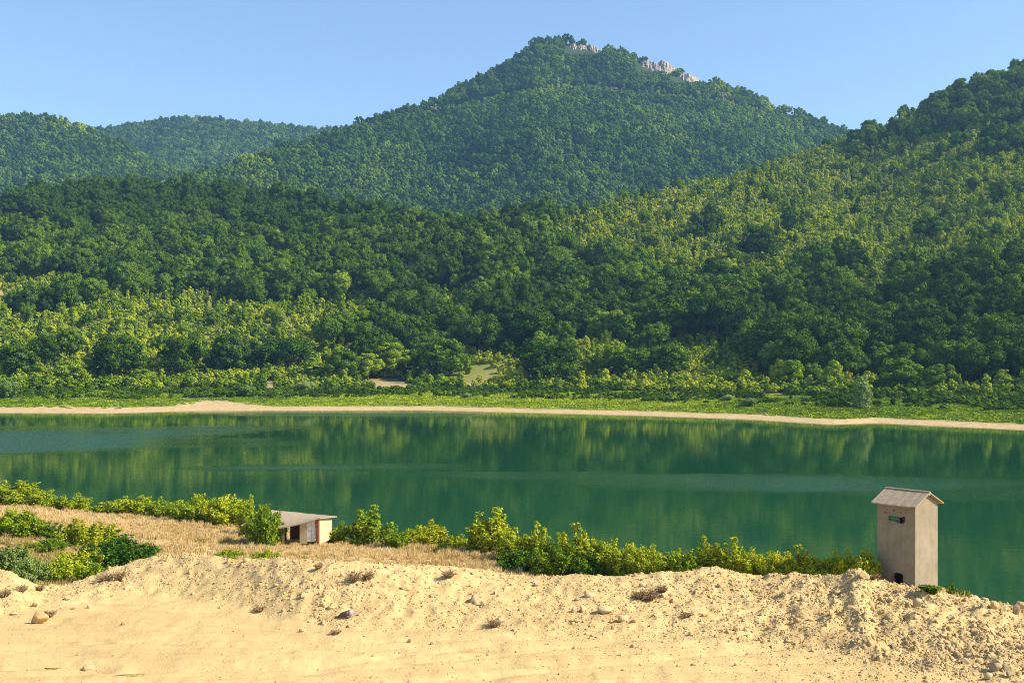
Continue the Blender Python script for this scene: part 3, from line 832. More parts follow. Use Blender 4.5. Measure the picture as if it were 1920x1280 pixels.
def place_tree(t, rng=random.Random(3)):
    c, tk, ht, r = KINDS_T[t['kd']]
    e = empty('hillside_tree', (t['x'], t['y'], t['z'] - .3), rng.uniform(0, 6.28)); e.scale = (t['sr'], t['sr'], t['sz'])
    tag(e, t['label'], 'tree', 'trees on the wooded slope across the lake')
    o = bpy.data.objects.new('crown', c); COL.objects.link(o); o.parent = e; o['tone'] = float(t['tone'])
    o = bpy.data.objects.new('trunk', tk); COL.objects.link(o); o.parent = e
for t in own: place_tree(t)
a = np.array([(t['x'], t['y'], t['z'] - .3, t['kd'], t['sr'], t['sz'], t['tone']) for t in rest])
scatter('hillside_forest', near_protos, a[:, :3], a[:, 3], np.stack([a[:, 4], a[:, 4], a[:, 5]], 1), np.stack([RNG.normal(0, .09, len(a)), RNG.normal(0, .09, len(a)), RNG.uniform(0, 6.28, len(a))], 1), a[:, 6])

# ------------------------------------------------------------------ forest of the far ridges
LINE = lin([(560, 262), (640, 252), (760, 226), (830, 208), (870, 202), (960, 182), (1050, 170), (1127, 172), (1210, 181), (1293, 189), (1353, 195), (1393, 206), (1480, 226), (1560, 246)])
CLIFFS = [(1097, 90, 36, 16), (1228, 122, 36, 17), (1290, 146, 36, 12), (1456, 204, 9, 7), (1484, 218, 8, 6)]
def plant_layer(L, cell, name, lo, hi, seed, cutline=False, tone0=.21, smin=.85, smax=1.55):
    rng = np.random.default_rng(seed)
    d0, d1 = L.foot + 40, max(L.dist(lo), L.dist(hi), L.dist((lo + hi) / 2)) * 1.05
    xs, ys = jgrid((lo - 960) / F * d1, (hi - 960) / F * d1, d0, d1, cell, rng)
    big = np.ones(len(xs), bool)
    if cutline:                                              # low scrub at the feet of the rock faces
        ax, ay = jgrid((1040 - 960) / F * d1, (1340 - 960) / F * d1, 1700, d1, 3.6, rng); xs = np.append(xs, ax); ys = np.append(ys, ay); big = np.append(big, np.zeros(len(ax), bool))
    px = 960 + F * xs / ys
    z, t = L.z(px, ys); py = HY - F * (z - H) / ys
    k = (px > lo) & (px < hi) & (t < 1.03) & (t > .05)
    # what the nearer slope hides is left out
    k &= py < np.where(px < 2000, smooth(fr_top, px) + 14, 9e9)
    if L is not MT: k &= (py < np.maximum(smooth(MT.top, px, 6), 0) + 16)
    k &= rng.random(len(px)) < .95
    f = fbm(xs / 75., ys / 75., 60 + seed, 3)
    tone = tone0 + .22 * f + rng.normal(0, .12, len(px)); s = rng.uniform(smin, smax, len(px)) * (1 + .12 * fbm(xs / 50., ys / 50., 61, 2))
    if cutline:
        off = py - LINE(px)
        strip = (np.abs(off) < 6.5) & (px > 790) & (px < 1430)
        s = np.where(strip, s * .42, s); tone = np.where(strip, tone + .34, tone)
        foot = np.zeros(len(px), bool)
        for cx, cy, rx, ry in CLIFFS:
            k &= ~((np.abs(px - cx) < rx * 1.0) & (py > cy - ry * .15) & (py < cy + ry * .9))
            ft = (np.abs(px - cx) < rx * 1.1) & (py >= cy + ry * .9) & (py < cy + ry + 12); foot |= ft
            s = np.where(ft, s * .34, s)
        k &= big | foot
        tone = tone + .10 * sstep(1100, 1560, px) * sstep(300, 200, py)
    xs, ys, z, s, tone = xs[k], ys[k], z[k], s[k], tone[k]; n = len(xs)
    kd = rng.integers(0, 4, n)
    scatter(name, far_protos, np.stack([xs, ys, z - .5], 1), kd, np.stack([s * rng.uniform(.9, 1.15, n), s * rng.uniform(.9, 1.15, n), s * rng.uniform(.85, 1.15, n)], 1), np.stack([0 * xs, 0 * xs, rng.uniform(0, 6.28, n)], 1), np.clip(tone, .02, .9))
    return n
nM = plant_layer(MT, 8.2, 'mountain_forest', -60, 1800, 1, True)
n1 = plant_layer(R1, 8.6, 'near_ridge_forest', -90, 460, 2, tone0=.25, smin=1.0, smax=1.6)
n2 = plant_layer(R2, 9.6, 'far_ridge_forest', 90, 800, 3, tone0=.23, smin=1.1, smax=1.8)
print('trees', len(own), len(rest), 'brush', len(brush), nM, n1, n2)

# ------------------------------------------------------------------ cliffs at the summit
def layer_hit(L, px, py):
    d = np.linspace(L.foot + 50, float(L.dist(px)) * 1.02, 1500)
    z = L.z(px + 0 * d, d)[0]; k = np.nonzero(z >= H - (py - HY) / F * d)[0]
    k = k[0] if len(k) else len(d) - 1
    return Vector(((px - 960) / F * d[k], d[k], z[k]))
def cliff(pts, label, seed):
    """pts: (px, top row, bottom row) along the rock face"""
    n = 150; m = 26
    xs = np.linspace(pts[0][0], pts[-1][0], n)
    top = np.interp(xs, [p[0] for p in pts], [p[1] for p in pts]); bot = np.interp(xs, [p[0] for p in pts], [p[2] for p in pts])
    d = np.array([layer_hit(MT, x, bb).y for x, bb in zip(xs, bot)]); d = np.convolve(np.pad(d, 6, mode='edge'), np.ones(13) / 13, 'valid') - 3
    V = []
    for j in range(m):
        t = j / (m - 1)
        yy = bot + 4 + (top + 2.5 - bot - 4 + 4.5 * fbm(xs / 3.5, xs * 0 + seed, seed, 3, .7)) * t
        dd = d + t * 6 + 5.5 * fbm(xs / 3.0, t * 1.3 + 0 * xs, seed + 1, 4, .65) + 2.0 * np.floor(t * 5 + .8 * fbm(xs / 5., t * 2 + 0 * xs, seed + 5, 2)) * .9
        V.append(np.stack([(xs - 960) / F * dd, dd, H + (HY - yy) / F * dd], 1))
    front = np.stack(V)
    back = front.copy(); back[:, :, 1] += 26; back[-1, :, 2] -= 2
    A = np.concatenate([front, back[::-1]], 0)
    nr = A.shape[0]
    fc = grid_faces(nr, n)
    me = mesh_from('rock_cliff', A.reshape(-1, 3), fc)
    o = link('rock_cliff', me, M['cliff']); tag(o, label, 'cliff', 'limestone outcrops near the summit')
cliff([(1066, 80, 88), (1070, 76, 92), (1085, 78, 93), (1100, 82, 92), (1108, 82, 98), (1118, 86, 101), (1126, 92, 98)], 'pale blocky limestone cliff right at the mountain summit', 11)
cliff([(1195, 106, 112), (1202, 106, 124), (1220, 112, 130), (1232, 118, 136), (1240, 112, 139), (1252, 116, 142), (1266, 124, 140), (1275, 134, 146), (1290, 136, 155), (1303, 140, 153), (1314, 150, 154)], 'long pale limestone cliff slanting down the ridge below the summit', 23)
cliff([(1451, 203, 207), (1455, 201, 211), (1460, 204, 210)], 'tiny pale rock face far down the mountain ridge, upper of two', 31)
cliff([(1480, 217, 221), (1484, 216, 223), (1489, 219, 223)], 'tiny pale rock face far down the mountain ridge, lower of two', 37)

# ------------------------------------------------------------------ pylons
def pylon(px, py, hpx, label):
    b = layer_hit(MT, px, py); h = hpx / F * b.y + 4
    e = empty('power_pylon', b - Vector((0, 0, 1)))
    mb = MB(); w = h * .13
    lv = [0, .3, .55, .75, 1.0]; ww = [1, .68, .42, .26, .08]
    for a, c in ((-1, -1), (1, -1), (1, 1), (-1, 1)):
        for i in range(4): mb.bar((a * w * ww[i], c * w * ww[i], h * lv[i]), (a * w * ww[i + 1], c * w * ww[i + 1], h * lv[i + 1]), .17)
    cs = ((-1, -1), (1, -1), (1, 1), (-1, 1))
    for i in range(4):
        for q in range(4):
            (a, c), (a2, c2) = cs[q], cs[(q + 1) % 4]
            mb.bar((a * w * ww[i], c * w * ww[i], h * lv[i]), (a2 * w * ww[i + 1], c2 * w * ww[i + 1], h * lv[i + 1]), .09)
    mb.build('lattice_mast', M['steel'], e)
    for z, L in ((.78, .2), (.9, .15)):
        ab = MB(); ab.bar((-h * L, 0, h * z), (h * L, 0, h * z), .16); ab.bar((-h * L, 0, h * z), (0, 0, h * (z + .05)), .1); ab.bar((h * L, 0, h * z), (0, 0, h * (z + .05)), .1)
        ab.build('cross_arm', M['steel'], e)
    tag(e, label, 'pylon', 'power pylons along the clearing')
pylon(817, 222, 24, 'steel lattice pylon on the mountain shoulder where the ridge first steps up')
pylon(1047, 168, 19, 'steel lattice pylon in the cleared strip straight below the summit')
pylon(1355, 195, 19, 'faint steel lattice pylon in the strip beyond the long cliff')

# ------------------------------------------------------------------ far shore: shrubs and grass
def far_shore():
    rng = np.random.default_rng(31)
    P1 = []; 
    for k in range(13000):
        px = rng.uniform(-150, 2070); x0 = px
        kk = FK[int((px - GP[0]) / 12.)]; ds = kk[2, 0]
        rel = rng.uniform(1.093, 1.31); d = ds * rel; z, _ = front_z(px, d); x = (px - 960) / F * d
        py = HY - F * (z - H) / d
        dens = .55 + 1.3 * fbm(x / 15., d / 9., 131, 3)
        if px > 1270 and rel < 1.13: dens *= .45
        if rel > 1.20: dens *= .42
        if math.exp(-((px - 720) / 75.) ** 2 - ((py - 718) / 8.) ** 2) > .45 or math.exp(-((px - 890) / 70.) ** 2 - ((py - 702) / 20.) ** 2) > .4: continue
        if math.exp(-((px - 505) / 14.) ** 2 - ((py - 722) / 9.) ** 2) > .4: continue
        if scar(px, py) > .35 + .5 * rng.random(): continue
        if rng.random() > dens: continue
        s = (rng.uniform(.5, 1.05) if rel > 1.20 else rng.uniform(.28, .56)) * (1 + .45 * fbm(x / 14., d / 10., 18, 2))
        P1.append((x, d, z - .2, int(rng.integers(0, 3)), s * rng.uniform(.9, 1.3), s * rng.uniform(.75, 1.05), np.clip((.38 if rel > 1.2 else .22) + .20 * fbm(x / 18., d / 9., 8, 2) + rng.normal(0, .08 if rel < 1.2 else .16), .04, .9)))
    a = np.array(P1)
    scatter('shore_shrub_undergrowth', brush_protos, a[:, :3], a[:, 3], np.stack([a[:, 4], a[:, 4], a[:, 5]], 1), np.stack([0 * a[:, 0], 0 * a[:, 0], rng.uniform(0, 6.28, len(a))], 1), a[:, 6])
    # grass of the flat strip
    n = 22000
    px = rng.uniform(-150, 2070, n); kk = FK[((px - GP[0]) / 12.).astype(int)]; rel = rng.uniform(1.03, 1.2, n) ; ds = kk[:, 2, 0] * rel
    keep = (rel > 1.034 + .048 * np.exp(-((px - 405) / 75.) ** 2) + .020 * np.exp(-((px - 100) / 200.) ** 2) + .009 * rng.normal(size=n))
    px, ds = px[keep], ds[keep]
    z = np.array([front_z(p, d)[0] for p, d in zip(px, ds)]); x = (px - 960) / F * ds
    nz = fbm(x / 30., ds / 8., 140, 3)
    tone = np.clip(.50 + .12 * sstep(480, 700, px) - .10 * sstep(1250, 1500, px) + .20 * nz + .1 * rng.normal(size=len(x)) + .13 * sstep(480, 640, px) * sstep(1350, 1200, px) * 0, .2, .95)
    V, Fq = quads(np.stack([rng.uniform(-.9, .9, 60), rng.uniform(-.9, .9, 60), rng.uniform(.03, .22, 60)], 1), np.stack([rng.normal(size=60), rng.normal(size=60), rng.uniform(0, .6, 60)], 1), .24, rng, 1.6)
    tuft = proto('tuft', mesh_from('green_tuft', V, Fq), M['leaf'])
    s = rng.uniform(.7, 1.3, len(x))
    scatter('shore_grass', [tuft], np.stack([x, ds, z], 1), 0 * x, np.stack([s * 1.2, s, s * rng.uniform(.7, 1.3, len(x))], 1), np.stack([0 * x, 0 * x, rng.uniform(0, 6.28, len(x))], 1), tone)
far_shore()

# single shrubs of the far shore that stand out
SH = [shrub_mesh(500 + i, h, r, ns, nl, ls, sp) for i, (h, r, ns, nl, ls, sp) in enumerate(((2.6, 2.0, 46, 10500, .105, .5), (2.2, 2.2, 50, 10500, .105, .2), (3.2, 1.7, 40, 10000, .11, .7), (1.8, 2.1, 44, 9000, .10, .3), (2.8, 1.3, 24, 5600, .105, .9), (2.4, 2.4, 60, 14000, .105, .4)))]
SHH = [(2.6, 2.0), (2.2, 2.2), (3.2, 1.7), (1.8, 2.1), (2.8, 1.3), (2.4, 2.4)]
leaf_variants = {}
def foliage_for(i, mat):
    if (i, mat) not in leaf_variants:
        m = SH[i][0].copy(); m.materials.clear(); m.materials.append(M[mat]); leaf_variants[(i, mat)] = m
    return leaf_variants[(i, mat)]
for _, s in SH: s.materials.append(M['bark'])
def shrub(name, base, w, h, kd, tone, mat, label, cat, group):
    e = empty(name, base - Vector((0, 0, .05)), random.uniform(0, 6.28))
    e.scale = (w / 2 / SHH[kd][1], w / 2 / SHH[kd][1], h / SHH[kd][0])
    tag(e, label, cat, group)
    o = bpy.data.objects.new('foliage', foliage_for(kd, mat)); COL.objects.link(o); o.parent = e; o['tone'] = tone
    o = bpy.data.objects.new('stems', SH[kd][1]); COL.objects.link(o); o.parent = e
    return e
wil = crown_mesh('crown', 701, 7, 3.2, .2, 22, 3600, .30, 'tall'); wil.materials.append(M['grey_leaf'])
gb = crown_mesh('crown', 702, 6, 4.2, .0, 26, 4200, .30, 'dome'); gb.materials.append(M['grey_leaf'])
def shore_tree(px, fy, ty, w, me, ht, r, tone, name, label, cat):
    x, y, z = front_hit(px, fy); e = empty(name, (x, y, z - .2))
    e.scale = (w / 2 / F * y / r, w / 2 / F * y / r, (fy - ty) / F * y / ht); tag(e, label, cat)
    o = bpy.data.objects.new('crown', me); COL.objects.link(o); o.parent = e; o['tone'] = tone
    o = bpy.data.objects.new('trunk', KINDS_T[5][1]); COL.objects.link(o); o.parent = e; o.scale = (.4, .4, .4)
shore_tree(1617, 766, 702, 46, wil, 7, 3.2, .75, 'willow', 'silvery grey green willow standing at the far shore in front of the dark wood', 'willow')
shore_tree(12, 748, 710, 40, gb, 6, 4.2, .35, 'shore_bush', 'grey green round bush at the far shore under the dark oak', 'bush')
for px, fy, ty, w, tone, lab in ((462, 744, 720, 34, .35, 'olive green low bush at the tip of the sandy spit'), (570, 736, 712, 40, .75, 'pale silvery low bush behind the grass strip in line with the hut'), (1365, 752, 738, 26, .95, 'small pale grey bush at the edge of the grass strip beyond the shore'),
                                  (1405, 762, 744, 30, .45, 'round olive bush low in the grass under the scrub gap'), (875, 746, 735, 18, .8, 'small pale bush alone on the grass strip by the grassy gap')):
    shore_tree(px, fy, ty, w, gb, 6, 4.2, tone, 'shore_bush', lab, 'bush')

# ------------------------------------------------------------------ near bank plants
SHRUBS = [ # px, base row, top row, width, kind, tone, material, label
    (14, 944, 897, 90, 0, .55, 'shrub_leaf', 'yellow green shrub at the meadow head, tallest of those by the frame edge'),
    (58, 950, 912, 70, 5, .58, 'shrub_leaf', 'yellow green rounded shrub with a dark gap under it, at the head of the meadow'),
    (112, 954, 930, 44, 3, .38, 'shrub_leaf', 'low green shrub at the water edge, first of the isolated pair'),
    (140, 956, 928, 52, 1, .55, 'shrub_leaf', 'low yellow green shrub at the water edge, second of the isolated pair'),
    (205, 962, 938, 56, 3, .60, 'shrub_leaf', 'low spreading yellow shrub starting the waterside row before the big bush'),
    (248, 965, 926, 66, 0, .62, 'shrub_leaf', 'spiky topped yellow green shrub in the waterside row'),
    (275, 967, 940, 50, 3, .62, 'shrub_leaf', 'low golden shrub between the spiky shrub and the next round one'),
    (306, 970, 936, 50, 1, .50, 'shrub_leaf', 'green round shrub of the waterside row nearest the big bush'),
    (372, 980, 926, 84, 5, .55, 'shrub_leaf', 'big dense yellow green bush left of the hut, its darkest half'),
    (425, 984, 928, 80, 5, .66, 'shrub_leaf', 'big golden bush joined to the dense one near the hut'),
    (466, 1004, 936, 36, 2, .58, 'shrub_leaf', 'upright yellow green bush with long sprays near the hut roof'),
    (497, 1022, 945, 58, 5, .42, 'shrub_leaf', 'green bush hanging over the roof edge of the hut'),
    (583, 1014, 975, 20, 4, .40, 'shrub_leaf', 'thin climbing shrub growing up the front wall of the hut'),
    (640, 1018, 982, 52, 1, .48, 'shrub_leaf', 'low green shrub leaning on the sunny end of the hut'),
    (692, 1022, 955, 70, 2, .52, 'shrub_leaf', 'tall yellow green shrub between the hut and the round golden ones'),
    (662, 1022, 990, 40, 3, .30, 'shrub_leaf', 'dark green low shrub at the foot of the tall one by the hut'),
    (742, 1030, 984, 44, 0, .46, 'shrub_leaf', 'pointed green shrub beside the tall one, away from the hut'),
    (803, 1024, 981, 64, 1, .74, 'shrub_leaf', 'round golden shrub at the water, alone between two gaps'),
    (828, 1036, 1018, 26, 3, .12, 'shrub_leaf', 'tiny dark green tuft of shrub at the edge of dry grass'),
    (852, 1028, 1002, 40, 3, .62, 'shrub_leaf', 'low yellow shrub next to the round golden one'),
    (925, 1038, 960, 76, 2, .66, 'shrub_leaf', 'tallest golden shrub at the start of the long waterside thicket'),
    (890, 1036, 1004, 34, 3, .62, 'shrub_leaf', 'small golden shrub at the foot of the tallest golden shrub'),
    (968, 1052, 990, 60, 0, .60, 'shrub_leaf', 'yellow green shrub beside the tallest one in the thicket'),
    (1002, 1066, 985, 50, 4, .64, 'shrub_leaf', 'thin shrub with two long bare shoots sticking out of the thicket'),
    (975, 1070, 1030, 80, 3, .16, 'shrub_leaf', 'low dark shrub in front of the thicket at the grass edge'),
    (1035, 1080, 1010, 74, 5, .34, 'shrub_leaf', 'dense green shrub in the middle of the thicket'),
    (1076, 1080, 993, 66, 2, .66, 'shrub_leaf', 'high golden shrub in the middle of the thicket'),
    (1112, 1080, 1000, 60, 0, .62, 'shrub_leaf', 'broad golden shrub following the high one in the thicket'),
    (1100, 1084, 1030, 60, 5, .26, 'shrub_leaf', 'dark green shrub at the front of the thicket below the golden ones'),
    (1150, 1082, 1006, 66, 0, .62, 'shrub_leaf', 'yellow shrub where the thicket begins to sink'),
    (1190, 1084, 1020, 66, 5, .62, 'shrub_leaf', 'dense yellow green shrub of the sinking half of the thicket'),
    (1228, 1086, 1030, 60, 1, .66, 'shrub_leaf', 'low golden shrub with one long shoot before the notch'),
    (1262, 1088, 1034, 50, 4, .60, 'shrub_leaf', 'slender yellow shrub in the notch of the thicket'),
    (1295, 1088, 1022, 62, 0, .50, 'shrub_leaf', 'green gold shrub just after the notch of the thicket'),
    (1330, 1085, 1012, 44, 4, .64, 'shrub_leaf', 'shrub with a tall feathery tip behind the highest dirt heap'),
    (1370, 1086, 1016, 56, 2, .66, 'shrub_leaf', 'golden shrub with a leafy tuft on top behind the dirt heap'),
    (1412, 1088, 1034, 60, 1, .70, 'shrub_leaf', 'low yellow green shrub past the highest dirt heap'),
    (1455, 1090, 1034, 60, 5, .74, 'shrub_leaf', 'spreading golden shrub halfway from the dirt heap to the tower'),
    (1495, 1092, 1030, 56, 2, .72, 'shrub_leaf', 'upright feathery shrub halfway from the dirt heap to the tower'),
    (1535, 1094, 1042, 66, 5, .68, 'shrub_leaf', 'low green shrub in the dip before the tower'),
    (1572, 1096, 1040, 60, 1, .70, 'shrub_leaf', 'round green gold shrub second from the tower'),
    (1606, 1102, 1022, 62, 0, .72, 'shrub_leaf', 'tall leafy shrub close to the shaded tower wall'),
    (1632, 1106, 1040, 30, 4, .66, 'shrub_leaf', 'narrow shrub touching the shaded tower wall'),
    (30, 1008, 953, 78, 5, .46, 'shrub_leaf', 'dark bottomed yellow green bush on the meadow above the grey thicket'),
    (75, 1008, 972, 50, 0, .30, 'shrub_leaf', 'dull green shrub beside the dark bottomed bush on the meadow'),
    (103, 1012, 986, 40, 4, .26, 'shrub_leaf', 'small dark pointed shrub beside the meadow path'),
    (92, 1034, 1008, 54, 3, .34, 'shrub_leaf', 'low green shrub in the grass inside the meadow hollow'),
    (62, 1036, 1016, 40, 3, .50, 'shrub_leaf', 'low yellow green shrub in the grass, smallest in the meadow hollow'),
    (152, 1026, 977, 64, 2, .64, 'shrub_leaf', 'golden shrub with upright tips beside the meadow path'),
    (190, 1024, 980, 54, 4, .62, 'shrub_leaf', 'feathery golden shrub between the meadow path and the dark bush'),
    (222, 1070, 1004, 112, 5, .04, 'shrub_leaf', 'dark green dense bush by the dirt heap, darkest on the meadow'),
    (160, 1078, 1022, 70, 0, .66, 'shrub_leaf', 'bright golden shrub in front of the dark green bush'),
    (120, 1092, 1046, 70, 1, .60, 'shrub_leaf', 'golden green shrub filling the dip between the two dirt heaps'),
    (175, 1100, 1054, 56, 3, .42, 'shrub_leaf', 'low green shrub tucked against the dirt heap under the dark bush'),
    (18, 1072, 1012, 62, 0, .58, 'grey_leaf', 'grey green feathery shrub behind the small dirt heap, higher one'),
    (60, 1098, 1044, 56, 5, .60, 'grey_leaf', 'grey green feathery shrub behind the small dirt heap, lower one'),
    (430, 1046, 1030, 44, 3, .52, 'shrub_leaf', 'low yellow green shrub peeping over the dirt heap, nearer the dark bush'),
    (497, 1050, 1032, 52, 3, .56, 'shrub_leaf', 'low golden shrub peeping over the dirt heap, nearer the hut'),
    (1790, 1126, 1096, 26, 4, .22, 'shrub_leaf', 'single green weed with drooping leaves at the brink beyond the tower'),
    (1815, 1128, 1108, 14, 4, .62, 'shrub_leaf', 'thin yellow green shoot at the brink, furthest past the tower'),
]
for px, by, ty, w, kd, tone, mat, lab in SHRUBS:
    b = meadow_hit(px, by); d = b.y
    shrub('shrub', b, w / F * d * 1.55, (by - ty) / F * d * 1.02, kd, tone, mat, lab, 'shrub', 'shrubs along the near bank')

# weed at the tower foot, and dry grass
def fern_weed(px, by, ty, label):
    p = ground_hit(px, by, 14, 60); d = p.y; h = (by - ty) / F * d; e = empty('weed', p); tag(e, label, 'weed')
    rng = np.random.default_rng(3); mb = MB(); cs = []; ns = []
    for k in range(9):
        a = k * .7; L = h * rng.uniform(.9, 1.4); q = [Vector((0, 0, 0)), Vector((math.cos(a) * L * .35, math.sin(a) * L * .2, L * .75)), Vector((math.cos(a) * L * .9, math.sin(a) * L * .5, L * .62))]
        mb.tube(q, [.012, .009, .004], 4)
        for s in np.linspace(.2, 1, 12):
            pt = q[0] * (1 - s) ** 2 + q[1] * 2 * s * (1 - s) + q[2] * s * s
            for sd in (-1, 1):
                cs.append(np.array(pt) + np.array([-math.sin(a) * .05 * sd, math.cos(a) * .05 * sd, -.01])); ns.append((rng.normal() * .3, rng.normal() * .3, 1))
    V, Fq = quads(np.array(cs), np.array(ns), .075, rng, 2.0)
    o = link('foliage', mesh_from('foliage', V, Fq), M['leaf'], e); o['tone'] = .3
    mb.build('stems', M['bark'], e)
fern_weed(1745, 1113, 1095, 'ferny green weed on the dirt in front of the sunlit tower wall')

def meadow_grass():
    rng = np.random.default_rng(77)
    def tuft(seed, n, h, r):
        g = np.random.default_rng(seed); V = []; Fc = []
        for k in range(n):
            a = g.uniform(0, 6.28); b0 = g.uniform(0, r); x, y = math.cos(a) * b0, math.sin(a) * b0; hh = h * g.uniform(.5, 1.1)
            l = g.normal(size=2) * .22 * hh; w = .018 * g.uniform(.8, 1.6); t = g.uniform(0, 3.14); wx, wy = math.cos(t) * w, math.sin(t) * w
            i = len(V); V += [(x - wx, y - wy, -.03), (x + wx, y + wy, -.03), (x + l[0] * .5 + wx * .7, y + l[1] * .5 + wy * .7, hh * .6), (x + l[0] * .5 - wx * .7, y + l[1] * .5 - wy * .7, hh * .6), (x + l[0], y + l[1], hh)]
            Fc += [(i, i + 1, i + 2, i + 3), (i + 3, i + 2, i + 4)]
        return proto('grass_tuft', mesh_mixed('grass_tuft', V, Fc), M['hay'])
    pr = [tuft(1, 44, .36, .40), tuft(2, 50, .28, .5), tuft(3, 36, .5, .32)]
    n = 46000
    px = rng.uniform(-120, 1800, n); d = np.sqrt(rng.uniform(62 ** 2, 172 ** 2, n)); x = (px - 960) / F * d
    S = shore_d(x); z = meadow_z(x, d); zz, dirt = near_z(x, d, True)
    dist = np.full(n, 9e9)
    for a, b in zip(path_pts, path_pts[1:]):
        ex, ey = b.x - a.x, b.y - a.y; t = np.clip(((x - a.x) * ex + (d - a.y) * ey) / (ex * ex + ey * ey), 0, 1); dist = np.minimum(dist, np.hypot(x - a.x - t * ex, d - a.y - t * ey))
    k = (d < S - 1.0) & (dirt < .3) & (dist > 1.0 + .4 * rng.normal(size=n)) & (rng.random(n) < .55 + .5 * fbm(x / 4., d / 4., 7, 3))
    k &= H - (crest_y(px) - HY) / F * d < zz + 1.0
    x, d, z = x[k], d[k], zz[k]; m = len(x)
    tone = np.clip(.55 - .28 * sstep(360, 150, px[k]) * sstep(112, 96, d) + .30 * fbm(x / 6., d / 6., 12, 3) + .1 * rng.normal(size=m), 0, 1); s = rng.uniform(.6, 1.25, m) * (1 + .55 * fbm(x / 5., d / 5., 15, 2))
    scatter('dry_grass', pr, np.stack([x, d, z], 1), rng.integers(0, 3, m), np.stack([s, s, s], 1), np.stack([0 * x, 0 * x, rng.uniform(0, 6.28, m)], 1), tone)
    print('tufts', m)
meadow_grass()

# ------------------------------------------------------------------ rubble, stones, dead weeds
def surf(px, py):
    p = ground_hit(px, py, 14, 40); z, _ = near_z(np.array([p.x]), np.array([p.y])); p.z = float(z[0]); return p
def rubble():
    rng = np.random.default_rng(19)
    pr = [proto('clod', rock_mesh('clod', 800 + i, .75, 2, .3, 5), M['clod']) for i in range(8)]
    n = 420000
    px = rng.uniform(-300, 2250, n); d = rng.uniform(14.5, 29, n); x = (px - 960) / F * d
    fd, cd = foot_d(px), crest_d(px); t = (d - fd) / (cd - fd)
    cl = fbm(x / 1.1, d / .8, 29, 4)
    dens = np.where(t < 0, .09 + .30 * np.exp(t * 1.6) * (1 + cl), np.where(t < 1.15, .80 + .9 * cl, .3))
    smooth_heap = np.exp(-((px - 240) / 260.) ** 2) * (t < .1)
    dens = dens * (1 - .7 * smooth_heap) * (.70 + .60 * sstep(1000, 1600, px)) + .10 * (cl > .35)
    k = rng.random(n) < dens * .80
    x, d, px, t = x[k], d[k], px[k], t[k]; z, dirt = near_z(x, d); m = len(x)
    s = np.exp(rng.normal(-4.15, .62, m)) * (.75 + .40 * sstep(-.3, .5, t)) * (.85 + .28 * sstep(1200, 1800, px)); s = np.minimum(s, .085)
    scatter('dirt_rubble', pr, np.stack([x, d, z - s * .30], 1), rng.integers(0, 8, m), np.stack([s * rng.uniform(.8, 1.4, m), s, s * rng.uniform(.7, 1.1, m)], 1), rng.uniform(0, 6.28, (m, 3)) * np.array([.25, .25, 1]), np.clip(rng.normal(.12, .22, m), 0, 1))
    print('clods', m)
rubble()
ROCKS = [rock_mesh('boulder', 900 + i, fl, 3, .20, 9) for i, fl in enumerate((.8, .55, .7, .9, .6, .75))]
rock_variants = {}
def rock(px, by, wpx, hpx, kd, mat, tone, rz, label, group='larger stones on the dirt'):
    p = surf(px, by); d = p.y; w = wpx / F * d / 2; h = hpx / F * d / 2
    key = (kd, mat)
    if key not in rock_variants:
        m = ROCKS[kd].copy(); m.materials.clear(); m.materials.append(M[mat]); rock_variants[key] = m
    o = bpy.data.objects.new('boulder', rock_variants[key]); COL.objects.link(o)
    o.location = (p.x, p.y + w * .6, p.z + h * .55); o.scale = (w, w * .85, h / (.6)); o.rotation_euler = (0, 0, rz); o['tone'] = tone
    tag(o, label, 'rock', group)
